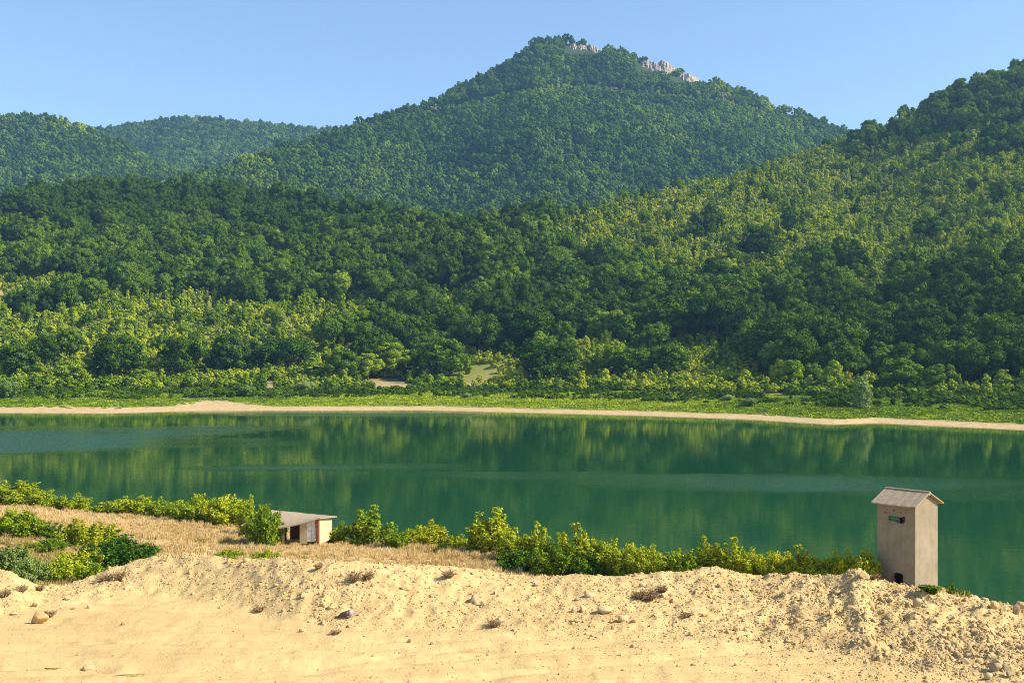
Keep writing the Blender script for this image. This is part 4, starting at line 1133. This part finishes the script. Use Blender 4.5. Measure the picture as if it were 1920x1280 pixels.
for a in (
    (1136, 1157, 52, 22, 1, 'stone', .15, -.25, 'long flat pale boulder with a deep shadow under it, biggest on the dirt'),
    (1168, 1170, 30, 20, 0, 'stone', .0, .4, 'pale wedge shaped stone leaning on the long flat boulder'),
    (66, 1170, 46, 30, 2, 'orange_stone', .1, .2, 'angular orange brown boulder lying by itself under the small heap'),
    (890, 1131, 32, 22, 3, 'grey_stone', .2, .9, 'rounded grey buff stone on the middle of the berm'),
    (905, 1138, 16, 14, 4, 'grey_stone', .35, .2, 'small upright stone touching the rounded grey buff one'),
    (1104, 1124, 30, 18, 0, 'stone', .0, .3, 'white topped stone uphill of the long flat boulder'),
    (1082, 1127, 18, 9, 1, 'grey_stone', .55, .1, 'flat brownish slab beside the white topped stone'),
    (1078, 1150, 18, 16, 3, 'stone', .05, .2, 'pale round stone, first of a pair beside the flat boulder'),
    (1094, 1150, 20, 17, 5, 'stone', .05, 1.2, 'pale round stone, second of a pair beside the flat boulder'),
    (1082, 1168, 24, 9, 1, 'stone', .1, .0, 'flat pale slab half sunk in the dirt below the pale pair'),
    (1722, 1140, 24, 20, 2, 'stone', .1, .5, 'squarish tan stone with a dark shadow below the tower'),
    (1672, 1128, 22, 14, 1, 'stone', .0, .2, 'pale low stone just under the tower entrance hole'),
    (1688, 1118, 18, 10, 0, 'stone', .0, .9, 'pale small stone in front of the tower corner'),
    (1622, 1092, 30, 24, 4, 'clod', .55, .5, 'brown earth lump on the brink beside the tower shrubs'),
    (1870, 1145, 34, 24, 0, 'clod', .25, .8, 'large rounded tan lump on the brink at the end of the berm'),
    (1846, 1148, 20, 16, 3, 'grey_stone', .55, .4, 'dark grey stone beside the large rounded tan lump'),
    (1908, 1152, 22, 24, 5, 'grey_stone', .75, .1, 'blackish upright stone at the end of the brink'),
    (1918, 1140, 30, 18, 2, 'clod', .1, .1, 'tan lump on the brink cut by the frame edge'),
    (1872, 1262, 34, 24, 2, 'grey_stone', .1, .6, 'pale grey angular block low in the rubble'),
    (1856, 1272, 26, 20, 0, 'stone', .0, .2, 'pale pointed stone leaning on the grey angular block'),
    (1888, 1258, 22, 26, 3, 'grey_stone', .5, .2, 'dark upright stone behind the grey angular block'),
    (1896, 1272, 22, 16, 5, 'grey_stone', .7, .9, 'dark brown stone at the foot of the upright one'),
    (1812, 1240, 24, 16, 4, 'grey_stone', .5, .3, 'grey brown stone half buried low in the rubble'),
    (1798, 1226, 24, 16, 2, 'grey_stone', .8, .7, 'dark lumpy stone uphill of the half buried one'),
    (1762, 1190, 24, 12, 1, 'stone', .1, .1, 'flat buff slab in the rubble below the tower'),
    (1770, 1201, 26, 11, 1, 'stone', .0, .4, 'second flat slab just under the buff one'),
    (1662, 1172, 22, 12, 3, 'grey_stone', .5, .2, 'grey round stone in the rubble slope under the heap beside the tower'),
    (1678, 1212, 18, 12, 5, 'grey_stone', .4, .7, 'grey small stone near the lower edge of the rubble'),
    (1652, 1232, 22, 14, 3, 'clod', .4, .7, 'brown clod at the lower edge of the rubble'),
    (1380, 1186, 16, 14, 4, 'grey_stone', .8, .3, 'dark brown stone at the foot of the berm, middle of the picture'),
    (1495, 1172, 20, 16, 2, 'orange_stone', .4, .3, 'rusty brown stone low on the berm'),
    (1470, 1160, 20, 10, 1, 'grey_stone', .3, .2, 'grey flat stone uphill of the rusty brown one'),
    (1505, 1128, 18, 18, 0, 'clod', .2, .8, 'tall tan clod halfway up the berm'),
    (164, 1246, 32, 18, 3, 'stone', .0, .2, 'pale stone casting a black shadow on the smooth dirt, closest to the viewer'),
    (640, 1084, 14, 12, 0, 'stone', .0, .2, 'white stone beside the brown weed clump'),
    (568, 1124, 18, 14, 5, 'stone', .05, .9, 'pale sharp stone low on the dirt heap'),
    (618, 1142, 18, 12, 2, 'stone', .0, .3, 'white chunk on the dirt just uphill of the litter'),
    (565, 1184, 20, 11, 0, 'stone', .1, .3, 'pale stone with a dark end on the smooth dirt'),
    (460, 1058, 20, 14, 0, 'clod', .0, .4, 'pale clod on the brink under the peeping shrubs'),
    (518, 1100, 20, 8, 1, 'clod', .1, .0, 'flat clod on the dirt heap under the hut'),
    (760, 1106, 26, 16, 4, 'clod', .4, .5, 'brown lump on the berm downhill of the dry tuft'),
    (930, 1116, 12, 11, 3, 'stone', .0, .5, 'whitish small stone up the berm from the rounded one'),
    (1005, 1097, 16, 10, 2, 'clod', .35, .5, 'brownish clod high on the berm'),
    (230, 1166, 12, 9, 3, 'grey_stone', .5, .3, 'dark little stone on the dirt past the orange boulder'),
    (138, 1143, 14, 10, 5, 'stone', .0, .6, 'pale little stone uphill and past the orange boulder'),
    (165, 1142, 12, 10, 0, 'stone', .0, .2, 'whitish little stone next to the pale one'),
    (124, 1128, 18, 10, 1, 'stone', .0, .2, 'whitish flat stone in the rough strip under the small heap'),
    (215, 1082, 18, 14, 4, 'grey_stone', .7, .2, 'bluish grey stone in the shade of the dead weeds on the heap'),
    (62, 1140, 16, 12, 2, 'grey_stone', .45, .2, 'brown stone just uphill of the orange boulder'),
    (24, 1152, 22, 10, 1, 'stone', .2, .2, 'low buff stone at the frame edge beside the orange boulder'),
    (810, 1226 - 20, 10, 8, 3, 'grey_stone', .5, .2, 'dark pebble on the smooth dirt below the berm'),
    (767, 1198, 12, 9, 5, 'grey_stone', .4, .2, 'brown pebble on the smooth dirt past the litter'),
    (1205, 1100, 20, 12, 0, 'stone', .0, .4, 'whitish stone just beside the big dead weed'),
    (1570, 1110, 24, 16, 2, 'clod', .2, .4, 'tan lump high on the berm before the tower'),
    (1720, 1232 - 24, 16, 12, 3, 'clod', .45, .4, 'brown clod in the rubble straight below the tower'),
    (1560, 1164, 18, 13, 5, 'clod', .1, .9, 'tan clod on the berm between rusty stone and grey round stone'),
    (1830, 1180, 24, 15, 0, 'stone', .05, .9, 'pale stone in the rubble below the brink lumps'),
    (1880, 1190, 26, 14, 1, 'clod', .1, .2, 'flat tan clod in the rubble near the end of the berm'),
): rock(*a)

def dead_weed(px, by, w, h, seed, tone, label):
    p = surf(px, by); s = w * 1.2 / F * p.y; hh = h * .72 / F * p.y
    rng = np.random.default_rng(seed); mb = MB(); cs = []; ns = []
    for k in range(70):
        a = rng.uniform(0, 6.28); L = hh * rng.uniform(.5, 1.1); r = s * .5 * rng.uniform(.2, 1)
        q = [Vector((math.cos(a) * r * .2, math.sin(a) * r * .2, -.02)), Vector((math.cos(a) * r * .6 + rng.normal() * .02, math.sin(a) * r * .6, L * .6)), Vector((math.cos(a) * r, math.sin(a) * r, L * rng.uniform(.5, 1)))]
        mb.tube(q, [.006, .005, .003], 3)
        for m in range(4):
            t = rng.uniform(.4, 1); pt = q[0] * (1 - t) ** 2 + q[1] * 2 * t * (1 - t) + q[2] * t * t
            d2 = Vector(rng.normal(size=3)).normalized() * hh * .22
            mb.tube([pt, pt + d2], [.004, .002], 3)
    o = mb.build('dead_weed', M['dry_stem']); o.location = p; tag(o, label, 'weed', 'dead weeds on the dirt')
for a in ((664, 1092, 34, 26, 1, 0, 'brown dead weed clump on the berm under the tall shrub by the hut'), (690, 1084, 28, 24, 2, 0, 'smaller brown dead weed joined to the clump on the berm'), (842, 1083, 28, 22, 3, 0, 'dark dry tuft of weed high on the berm, alone'),
          (1198, 1122, 30, 28, 4, 0, 'blackish dead weed on the berm, darker half of the big clump'), (1220, 1122, 36, 30, 5, 0, 'reddish dead weed on the berm, big clump past the flat boulder'), (1242, 1112, 24, 18, 6, 0, 'grey dead weed at the end of the big clump'),
          (928, 1176, 34, 22, 7, 0, 'pale brown dead weed at the foot of the berm'), (224, 1086, 26, 24, 8, 0, 'brown dead weed on the heap beside the bluish stone'), (196, 1088, 34, 22, 9, 0, 'dark dead weed on the heap, next to the brown one'),
          (40, 1112, 26, 20, 10, 0, 'dead weed at the foot of the small heap, nearer the frame edge'), (76, 1110, 20, 18, 11, 0, 'dead weed at the foot of the small heap, further along'), (8, 1120, 26, 20, 12, 0, 'dark dead weed cut by the frame edge'),
          (630, 1188, 22, 12, 13, 0, 'low dead weed on the smooth dirt below the litter'), (487, 1142, 22, 16, 14, 0, 'dead weed at the lower edge of the dirt heap'), (92, 1156, 26, 20, 15, 0, 'reddish dead weed behind the orange boulder'), (1286, 1160, 30, 12, 16, 0, 'thin grey dead weed low on the berm past the big clump'),
          (596, 1070, 16, 14, 17, 0, 'small dry tuft near the brink in line with the hut'), (1640, 1092, 24, 22, 18, 0, 'reddish dead weed between the earth lump and the tower')):
    dead_weed(*a)

def litter():
    p = surf(645, 1157); s = 32 / F * p.y
    e = empty('bottle', p + Vector((0, 0, .02)), .12); tag(e, 'crushed dark brown plastic bottle lying on the dirt, its pale end raised', 'bottle')
    mb = MB(); L = s
    mb.tube([(-L * .5, 0, .02), (-L * .38, 0, .024), (-L * .3, 0, .03), (-L * .15, .0, .055), (L * .12, 0, .075), (L * .28, 0, .085)], [.012, .014, .02, .042, .052, .056], 12)
    mb.build('bottle_body', M['bottle'], e, True)
    mb = MB(); mb.tube([(L * .282, 0, .085), (L * .36, 0, .086), (L * .44, 0, .085), (L * .5, 0, .084)], [.058, .060, .060, .05], 12); mb.build('bottle_base', M['bottle_label'], e, True)
    mb = MB(); mb.tube([(-L * .54, 0, .02), (-L * .5, 0, .02)], [.016, .016], 10); mb.build('bottle_cap', M['bottle'], e, True)
litter()

def twigs():
    for i, (px, py, L, a, lab) in enumerate(((245, 1266, 60, .05, 'long thin twig lying on the smooth dirt nearest the viewer'), (100, 1245, 36, -.25, 'short twig on the smooth dirt beside the pale stone with black shadow'), (1568, 1196, 26, 1.1, 'upright bent twig at the lower edge of the rubble'))):
        p = surf(px, py); l = L / F * p.y; mb = MB(); rng = random.Random(i)
        mb.tube([(-l / 2, 0, .012), (-l * .2, rng.uniform(-.03, .03), .02), (l * .15, rng.uniform(-.03, .03), .018), (l / 2, .02, .03)], [.006, .008, .007, .003], 5)
        mb.tube([(l * .1, 0, .018), (l * .3, .08, .04)], [.005, .002], 4)
        o = mb.build('twig', M['dry_stem']); o.location = p + Vector((0, 0, .005)); o.rotation_euler = (0, 0, a) if i < 2 else (0, -1.0, 0); tag(o, lab, 'twig')
twigs()

# ------------------------------------------------------------------ concrete tower
def tower():
    d0 = 74.0
    c = P(1716, 1108, d0); zb = 1.6
    e = empty('substation_tower', (c.x, c.y, zb)); 
    ang = math.radians(-3)
    A = Vector((-math.sin(math.radians(38.5)), math.cos(math.radians(38.5)), 0))      # along the shaded face, away to the left
    B = Vector((math.cos(math.radians(38.5)), math.sin(math.radians(38.5)), 0))       # along the sunlit gable, away to the right
    W, G = 2.84, 2.72
    # eave height at the near corner, gable apex
    ze = H - (946 - HY) / F * d0 - zb
    zr = ze + .66
    th = .24
    Mx = Matrix(((B.x, A.x, 0), (B.y, A.y, 0), (0, 0, 1))).to_4x4()       # local x = along gable (B), local y = along shaded wall (A)
    # walls as a shell with openings cut through the shaded wall (x = 0) and its far twin (x = G)
    def wall_with_holes(mb, x0, x1, y0, y1, z0, z1, holes):
        ysv = sorted({y0, y1, *[h[0] for h in holes], *[h[1] for h in holes]}); zsv = sorted({z0, z1, *[h[2] for h in holes], *[h[3] for h in holes]})
        for ya, yb in zip(ysv, ysv[1:]):
            for za, zb_ in zip(zsv, zsv[1:]):
                if any(h[0] <= ya and yb <= h[1] and h[2] <= za and zb_ <= h[3] for h in holes): continue
                yield ya, yb, za, zb_
    def cells_mesh(x0, x1, y0, y1, z0, z1, holes, jag=0.0):
        """one closed shell of a wall pierced by ragged holes"""
        ysv = sorted({y0, y1, *[h[0] for h in holes], *[h[1] for h in holes]}); zsv = sorted({z0, z1, *[h[2] for h in holes], *[h[3] for h in holes]})
        solid = [[not any(h[0] <= ya and yb <= h[1] and h[2] <= za and zb_ <= h[3] for h in holes) for za, zb_ in zip(zsv, zsv[1:])] for ya, yb in zip(ysv, ysv[1:])]
        V = []; Fs = []; idx = {}
        def vid(i, j, s):
            if (i, j, s) not in idx:
                idx[(i, j, s)] = len(V); V.append((x1 if s else x0, ysv[i], zsv[j]))
            return idx[(i, j, s)]
        ny, nz = len(ysv) - 1, len(zsv) - 1
        for i in range(ny):
            for j in range(nz):
                if not solid[i][j]: continue
                Fs.append((vid(i, j, 0), vid(i, j + 1, 0), vid(i + 1, j + 1, 0), vid(i + 1, j, 0)))
                Fs.append((vid(i, j, 1), vid(i + 1, j, 1), vid(i + 1, j + 1, 1), vid(i, j + 1, 1)))
                for (di, dj, q) in ((-1, 0, ((i, j), (i, j + 1))), (1, 0, ((i + 1, j + 1), (i + 1, j))), (0, -1, ((i + 1, j), (i, j))), (0, 1, ((i, j + 1), (i + 1, j + 1)))):
                    ii, jj = i + di, j + dj
                    if 0 <= ii < ny and 0 <= jj < nz and solid[ii][jj]: continue
                    (a, b), (c2, d2) = q
                    Fs.append((vid(a, b, 0), vid(a, b, 1), vid(c2, d2, 1), vid(c2, d2, 0)))
        return V, Fs
    def to_y(px): # photo column on the shaded face -> distance along A
        # solve (c + A*s) projects to px
        k = (px - 960) / F; return (k * c.y - c.x) / (A.x - k * A.y)
    def to_z(py, s): return H - (py - HY) / F * (c.y + A.y * s) - zb
    yl, yr = to_y(1666), to_y(1697); ym = to_y(1682)
    s0 = (yl + yr) / 2
    zt, zbm = to_z(967.5, s0), to_z(980, s0)
    # ragged slot: an upper part over the full width, lower right bite
    holes = [(yr, yl, zbm + .10, zt - .03), (yr + .10, ym + .05, zbm, zbm + .10), (ym - .12, yl - .03, zt - .03, zt), (yr + .02, yr + .22, zt - .03, zt + .05)]
    dyl, dyr = to_y(1675), to_y(1693); s1 = (dyl + dyr) / 2
    holes += [(dyr, dyl, .2, to_z(1075, s1)), (dyr + .1, dyl - .1, to_z(1075, s1), to_z(1073.5, s1)), (dyl, dyl + .10, to_z(1085, s1), to_z(1080, s1))]
    V, Fs = cells_mesh(0, th, 0, W, -1.5, ze, holes)
    parts = []
    o = link('shaded_wall', mesh_mixed('wall', [Mx @ Vector(v) for v in V], Fs), M['render'], e); o.name = 'wall'
    # far twin wall with the slot one sees the lake through
    k0 = to_y(1666.5); k1 = to_y(1681)
    V, Fs = cells_mesh(G - th, G, 0, W, -1.5, ze, [])
    o = link('wall', mesh_mixed('wall', [Mx @ Vector(v) for v in V], Fs), M['render'], e)
    # gable walls (near and far)
    pr = [(.004, -1.5), (G - .004, -1.5), (G - .004, ze - .02), (G / 2, zr - .05), (.004, ze - .02)]
    n = len(pr); V = [(x, -.004, z) for x, z in pr] + [(x, th, z) for x, z in pr]
    Fs = [tuple(range(n)), tuple(range(2 * n - 1, n - 1, -1))] + [(i, i + n, (i + 1) % n + n, (i + 1) % n) for i in range(n)]
    link('gable_wall', mesh_mixed('gable_wall', [Mx @ Vector(v) for v in V], Fs), M['render'], e)
    # far gable, with the opening one sees the lake through
    V, Fs = cells_mesh(W - th, W + .004, th + .003, G - th - .003, -1.5, ze - .02, [(1.15, G - .42, zbm - .6, zt + .12)])
    V = [(y, x, z) for x, y, z in V]
    i0 = len(V); tri = [(.004, ze - .017), (G - .004, ze - .017), (G / 2, zr - .05)]
    V += [(x, W - th, z) for x, z in tri] + [(x, W + .004, z) for x, z in tri]
    Fs += [tuple(i0 + q for q in f) for f in ((0, 1, 2), (5, 4, 3), (0, 3, 4, 1), (1, 4, 5, 2), (2, 5, 3, 0))]
    link('gable_wall', mesh_mixed('gable_wall', [Mx @ Vector(v) for v in V], Fs), M['render'], e)
    # roof: two cement slabs overhanging on all sides, ridge ochre with lichen
    oh, og, tk = .36, .26, .075
    sl = (zr - ze) / (G / 2)
    for sgn in (0, 1):
        xe = -oh if sgn == 0 else G + oh; xr = G / 2
        zE = ze - oh * sl; 
        n = 14; V = []; Fs = []
        for j in range(n + 1):
            y = -og + (W + 2 * og) * j / n; sag = -.035 * math.sin(math.pi * j / n) + .012 * math.sin(j * 2.3 + sgn)
            for x, z in ((xe, zE + sag), (xr, zr + sag * .5)):
                V += [(x, y, z + .01), (x, y, z + .01 + tk)]
        for j in range(n):
            a = 4 * j; b_ = a + 4
            Fs += [(a + 1, a + 3, b_ + 3, b_ + 1), (a, b_, b_ + 2, a + 2), (a, a + 1, b_ + 1, b_), (a + 2, b_ + 2, b_ + 3, a + 3)]
        Fs += [(0, 2, 3, 1), (4 * n, 4 * n + 1, 4 * n + 3, 4 * n + 2)]
        r = link('roof_slab', mesh_mixed('roof_slab', [Mx @ Vector(v) for v in V], Fs), M['roof_cement'], e)
    mb = MB(); mb.bar(Mx @ Vector((G / 2, -og + .02, zr - .06)), Mx @ Vector((G / 2, W + og - .02, zr - .06)), .15); mb.build('ridge_beam', M['timber'], e)
    mb = MB(); mb.bar(Mx @ Vector((G / 2, -og - .01, zr + .10)), Mx @ Vector((G / 2, W + og + .01, zr + .10)), .09); mb.build('ridge_cap', M['roof_ochre'], e)
    mb = MB(); mb.bar(Mx @ Vector((G * .28, -og + .05, ze + sl * G * .28 - .05)), Mx @ Vector((G * .28, .2, ze + sl * G * .28 - .05)), .10); mb.build('rafter_end', M['timber'], e)
    # brick showing in the doorway and floor inside
    mb = MB(); mb.box((.30, .30, -1.2), (G - .30, W - .30, .15), Mx); mb.build('floor_slab', M['inside_dark'], e)
    mb = MB(); mb.box((.26, dyr - .05, .15), (.34, dyr + .30, .55), Mx); mb.box((.32, dyr + .1, .15), (.52, dyr + .5, .45), Mx); mb.build('brick_rubble', M['brick'], e)
    mb = MB()
    for k in range(5): mb.box((-.004, dyl + .012, to_z(1092 - k * 3.4, s1) ), (.12, dyl + .10 + .05 * (k % 2), to_z(1092 - k * 3.4, s1) + .09), Mx)
    mb.build('brick_edge', M['brick'], e)
    tag(e, 'tall grey concrete tower with small gabled roof and ragged slot, beyond the dirt', 'tower')
    for k, (a, b_) in enumerate(((1660, 960), (1676, 956), (1690, 961))):   # dark blocks, their colour standing for shade in small holes above the slot
        s = to_y(a); z = to_z(b_, s); mb = MB(); mb.box((-.012, s - .06, z - .04), (.02, s + .07, z + .035), Mx); mb.build('painted_hole', M['inside_dark'], e)
tower()

# ------------------------------------------------------------------ hut by the water
def hut():
    d = 107.0
    c = P(597, 1014, d); g = c.z
    e = empty('hut', c); 
    a = math.radians(6); A = Vector((-math.cos(a), math.sin(a), 0)); B = Vector((math.sin(a), math.cos(a), 0))
    Mx = Matrix(((-A.x, B.x, 0), (-A.y, B.y, 0), (0, 0, 1))).to_4x4()      # local x to the right along the front, y away
    def at(x, y, z): return Mx @ Vector((x, y, z))
    k = F / d
    def lx(px): return (px - 597) / k
    def hz(py): return (1014 - py) / k
    zL, zR = hz(990), hz(972)
    def top(px): return np.interp(px, [522, 597], [zL, zR])
    # brick pier at the front corner
    mb = MB()
    for i in range(15):
        w = .24 + .05 * (i % 2); mb.box((-w, -.02 - .01 * (i % 2), -.2 + i * (zR + .2) / 15 + .006), (.03, .36, -.2 + (i + 1) * (zR + .2) / 15 - .006), Mx)
    mb.build('brick_pier', M['brick'], e)
    # sunlit end wall
    L = 4.9
    zB = zR - .62; V = [(-.16, .362, -.5), (0, .362, -.5), (0, L, -.5), (-.16, L, -.5), (-.16, .362, zR - .06), (0, .362, zR - .06), (0, L, zB), (-.16, L, zB)]
    link('end_wall', mesh_mixed('end_wall', [at(*v) for v in V], [(3, 2, 1, 0), (4, 5, 6, 7), (0, 1, 5, 4), (1, 2, 6, 5), (2, 3, 7, 6), (3, 0, 4, 7)]), M['plaster'], e)
    # front wall between the doors and the dark bay
    x0, x1 = lx(561), lx(575)
    V = [(x0, 0, -.3), (x1, 0, -.3), (x1, 0, top(575)), (x0, 0, top(561)), (x0, .2, -.3), (x1, .2, -.3), (x1, .2, top(575)), (x0, .2, top(561))]
    FB = [(0, 1, 2, 3), (5, 4, 7, 6), (1, 5, 6, 2), (4, 0, 3, 7), (3, 2, 6, 7), (4, 5, 1, 0)]
    link('front_wall', mesh_mixed('front_wall', [at(*v) for v in V], FB), M['plaster'], e)
    # two white door leaves
    for p0, p1, m in ((575.2, 582.6, 'white_paint'), (583.4, 590.0, 'white_paint')):
        x0, x1 = lx(p0), lx(p1)
        V = [(x0, .02, -.05), (x1, .02, -.05), (x1, .02, top(p1) - .08), (x0, .02, top(p0) - .08), (x0, .08, -.05), (x1, .08, -.05), (x1, .08, top(p1) - .08), (x0, .08, top(p0) - .08)]
        dr = link('door', mesh_mixed('door', [at(*v) for v in V], FB), M[m], e)
        mb = MB()
        for zz in (.35, 1.1): mb.box((x0 + .03, -.004, zz), (x1 - .03, .018, zz + .07), Mx)
        mb.build('ledge', M[m], dr)
    # lintel
    # dark open bay: back and side walls, plaster post at its outer corner
    xb0, xb1 = lx(525), lx(560.5)
    mb = MB(); mb.box((xb0 - .1, 3.2, -.4), (xb1 + .1, 3.35, zL + .35), Mx); mb.build('bay_back_wall', M['brick'], e)
    mb = MB(); mb.box((xb1 - .02, .21, -.4), (xb1 + .12, 3.19, zL + .42), Mx); mb.build('bay_side_wall', M['dark_wood'], e)
    mb = MB(); mb.box((lx(522), -.15, -.5), (lx(527.5), .2, zL - .03), Mx); mb.build('brick_post', M['brick'], e)
    mb = MB(); mb.box((lx(527.5) + .003, -.16, -.5), (lx(531), .15, zL - .02), Mx); mb.build('plaster_post', M['plaster'], e)
    # warped cement roof
    C = [P(518, 990.5, d - .6), P(600, 971.0, d - .35), P(632, 968.0, d + 5.4), P(508, 957.5, d + 5.4)]
    n = 14; V = []; Fs = []
    for j in range(n + 1):
        for i in range(n + 1):
            u, v = i / n, j / n
            p = (C[0] * (1 - u) + C[1] * u) * (1 - v) + (C[3] * (1 - u) + C[2] * u) * v
            p = p + Vector((0, 0, -.10 * math.sin(math.pi * u) * (1 - v) + .03 * math.sin(i * 3.1) * .5 + (.05 if (v > .9 and u < .5) else 0)))
            V.append(p + Vector((0, 0, .05)))
    m = len(V); V += [p - Vector((0, 0, .11)) for p in V]
    for j in range(n):
        for i in range(n):
            a0 = j * (n + 1) + i; Fs += [(a0, a0 + 1, a0 + n + 2, a0 + n + 1), (m + a0, m + a0 + n + 1, m + a0 + n + 2, m + a0 + 1)]
    ring = [i for i in range(n + 1)] + [j * (n + 1) + n for j in range(1, n + 1)] + [n * (n + 1) + i for i in range(n - 1, -1, -1)] + [j * (n + 1) for j in range(n - 1, 0, -1)]
    for q, r in zip(ring, ring[1:] + ring[:1]): Fs.append((q, q + m, r + m, r))
    link('roof', mesh_mixed('roof', V, Fs), M['roof_cement'], e)
    # low dark wing under the bush
    x0, x1 = lx(452), lx(521)
    mb = MB(); mb.box((x0, 2.2, -.4), (x1, 2.4, hz(996)), Mx); mb.build('wing_back_wall', M['dark_wood'], e)
    for px in (480, 503):
        mb = MB(); mb.box((lx(px), -.1, -.4), (lx(px) + .22, .12, hz(993)), Mx); mb.build('wing_post', M['timber'], e)
    mb = MB(); V = [at(lx(444), .3, hz(990)), at(lx(522), -.2, hz(994)), at(lx(522), 2.9, hz(989)), at(lx(444), 2.6, hz(987))]
    V = V + [p + Vector((0, 0, .09)) for p in V]; mb.add(V, ((3, 2, 1, 0), (4, 5, 6, 7), (0, 1, 5, 4), (1, 2, 6, 5), (2, 3, 7, 6), (3, 0, 4, 7))); mb.build('wing_roof', M['roof_cement'], e)
    for o in e.children:
        o.matrix_parent_inverse = Matrix.Translation(-c) if o.name.split('.')[0] in ('roof', 'xx') else o.matrix_parent_inverse
    tag(e, 'small ruined waterside hut with warped grey roof, white doors and dark open bay', 'hut')
hut()

# ------------------------------------------------------------------ air, light, camera
def haze():
    t = NT('haze_air'); v = t.new('VolumePrincipled')
    v.inputs['Color'].default_value = (.32, .64, 1.0, 1); v.inputs['Density'].default_value = .000090; v.inputs['Anisotropy'].default_value = .2
    v.inputs['Density Attribute'].default_value = ''
    t.link(v.outputs[0], t.out.inputs['Volume'])
    mb = MB(); mb.box((-3000, -80, -10), (3000, 3500, 690)); o = mb.build('haze', t.m); tag(o, kind='stuff')
haze()

SUN_EL, SUN_AZ = math.radians(38), math.radians(101)       # azimuth clockwise from the view direction (+Y)
w = bpy.data.worlds.new('World'); SCN.world = w; w.use_nodes = True
nt = w.node_tree; nt.nodes.clear()
sky = nt.nodes.new('ShaderNodeTexSky'); sky.sky_type = 'NISHITA'; sky.sun_disc = False
sky.sun_elevation = SUN_EL; sky.sun_rotation = SUN_AZ; sky.altitude = 200; sky.air_density = 1.0; sky.dust_density = .9; sky.ozone_density = 3.0
bg = nt.nodes.new('ShaderNodeBackground'); bg.inputs[1].default_value = .119
wo = nt.nodes.new('ShaderNodeOutputWorld'); nt.links.new(sky.outputs[0], bg.inputs[0]); nt.links.new(bg.outputs[0], wo.inputs[0])
sl = bpy.data.lights.new('sun', 'SUN'); sl.energy = 4.6; sl.angle = math.radians(.53); sl.color = (1, .91, .77)
so = bpy.data.objects.new('sun', sl); COL.objects.link(so)
sd = Vector((math.sin(SUN_AZ) * math.cos(SUN_EL), math.cos(SUN_AZ) * math.cos(SUN_EL), math.sin(SUN_EL)))
so.rotation_euler = sd.to_track_quat('Z', 'Y').to_euler()

cam = bpy.data.cameras.new('camera'); co = bpy.data.objects.new('camera', cam); COL.objects.link(co)
cam.sensor_width = 36; cam.lens = 36 * F / 1920; cam.shift_y = (HY - 640) / 1920; cam.clip_end = 9000; cam.clip_start = .5
co.location = (0, 0, H); co.rotation_euler = (math.pi / 2, 0, 0)
SCN.camera = co
SCN.view_settings.view_transform = 'Standard'; SCN.view_settings.look = 'None'; SCN.view_settings.exposure = 0.9; SCN.view_settings.gamma = 1
SCN.render.engine = 'CYCLES'
cy = SCN.cycles
cy.use_denoising = True; cy.filter_width = 1.0; cy.denoising_prefilter = 'NONE'
cy.max_bounces = 5; cy.diffuse_bounces = 2; cy.glossy_bounces = 2; cy.transmission_bounces = 2; cy.volume_bounces = 0; cy.transparent_max_bounces = 6
cy.sample_clamp_indirect = 6
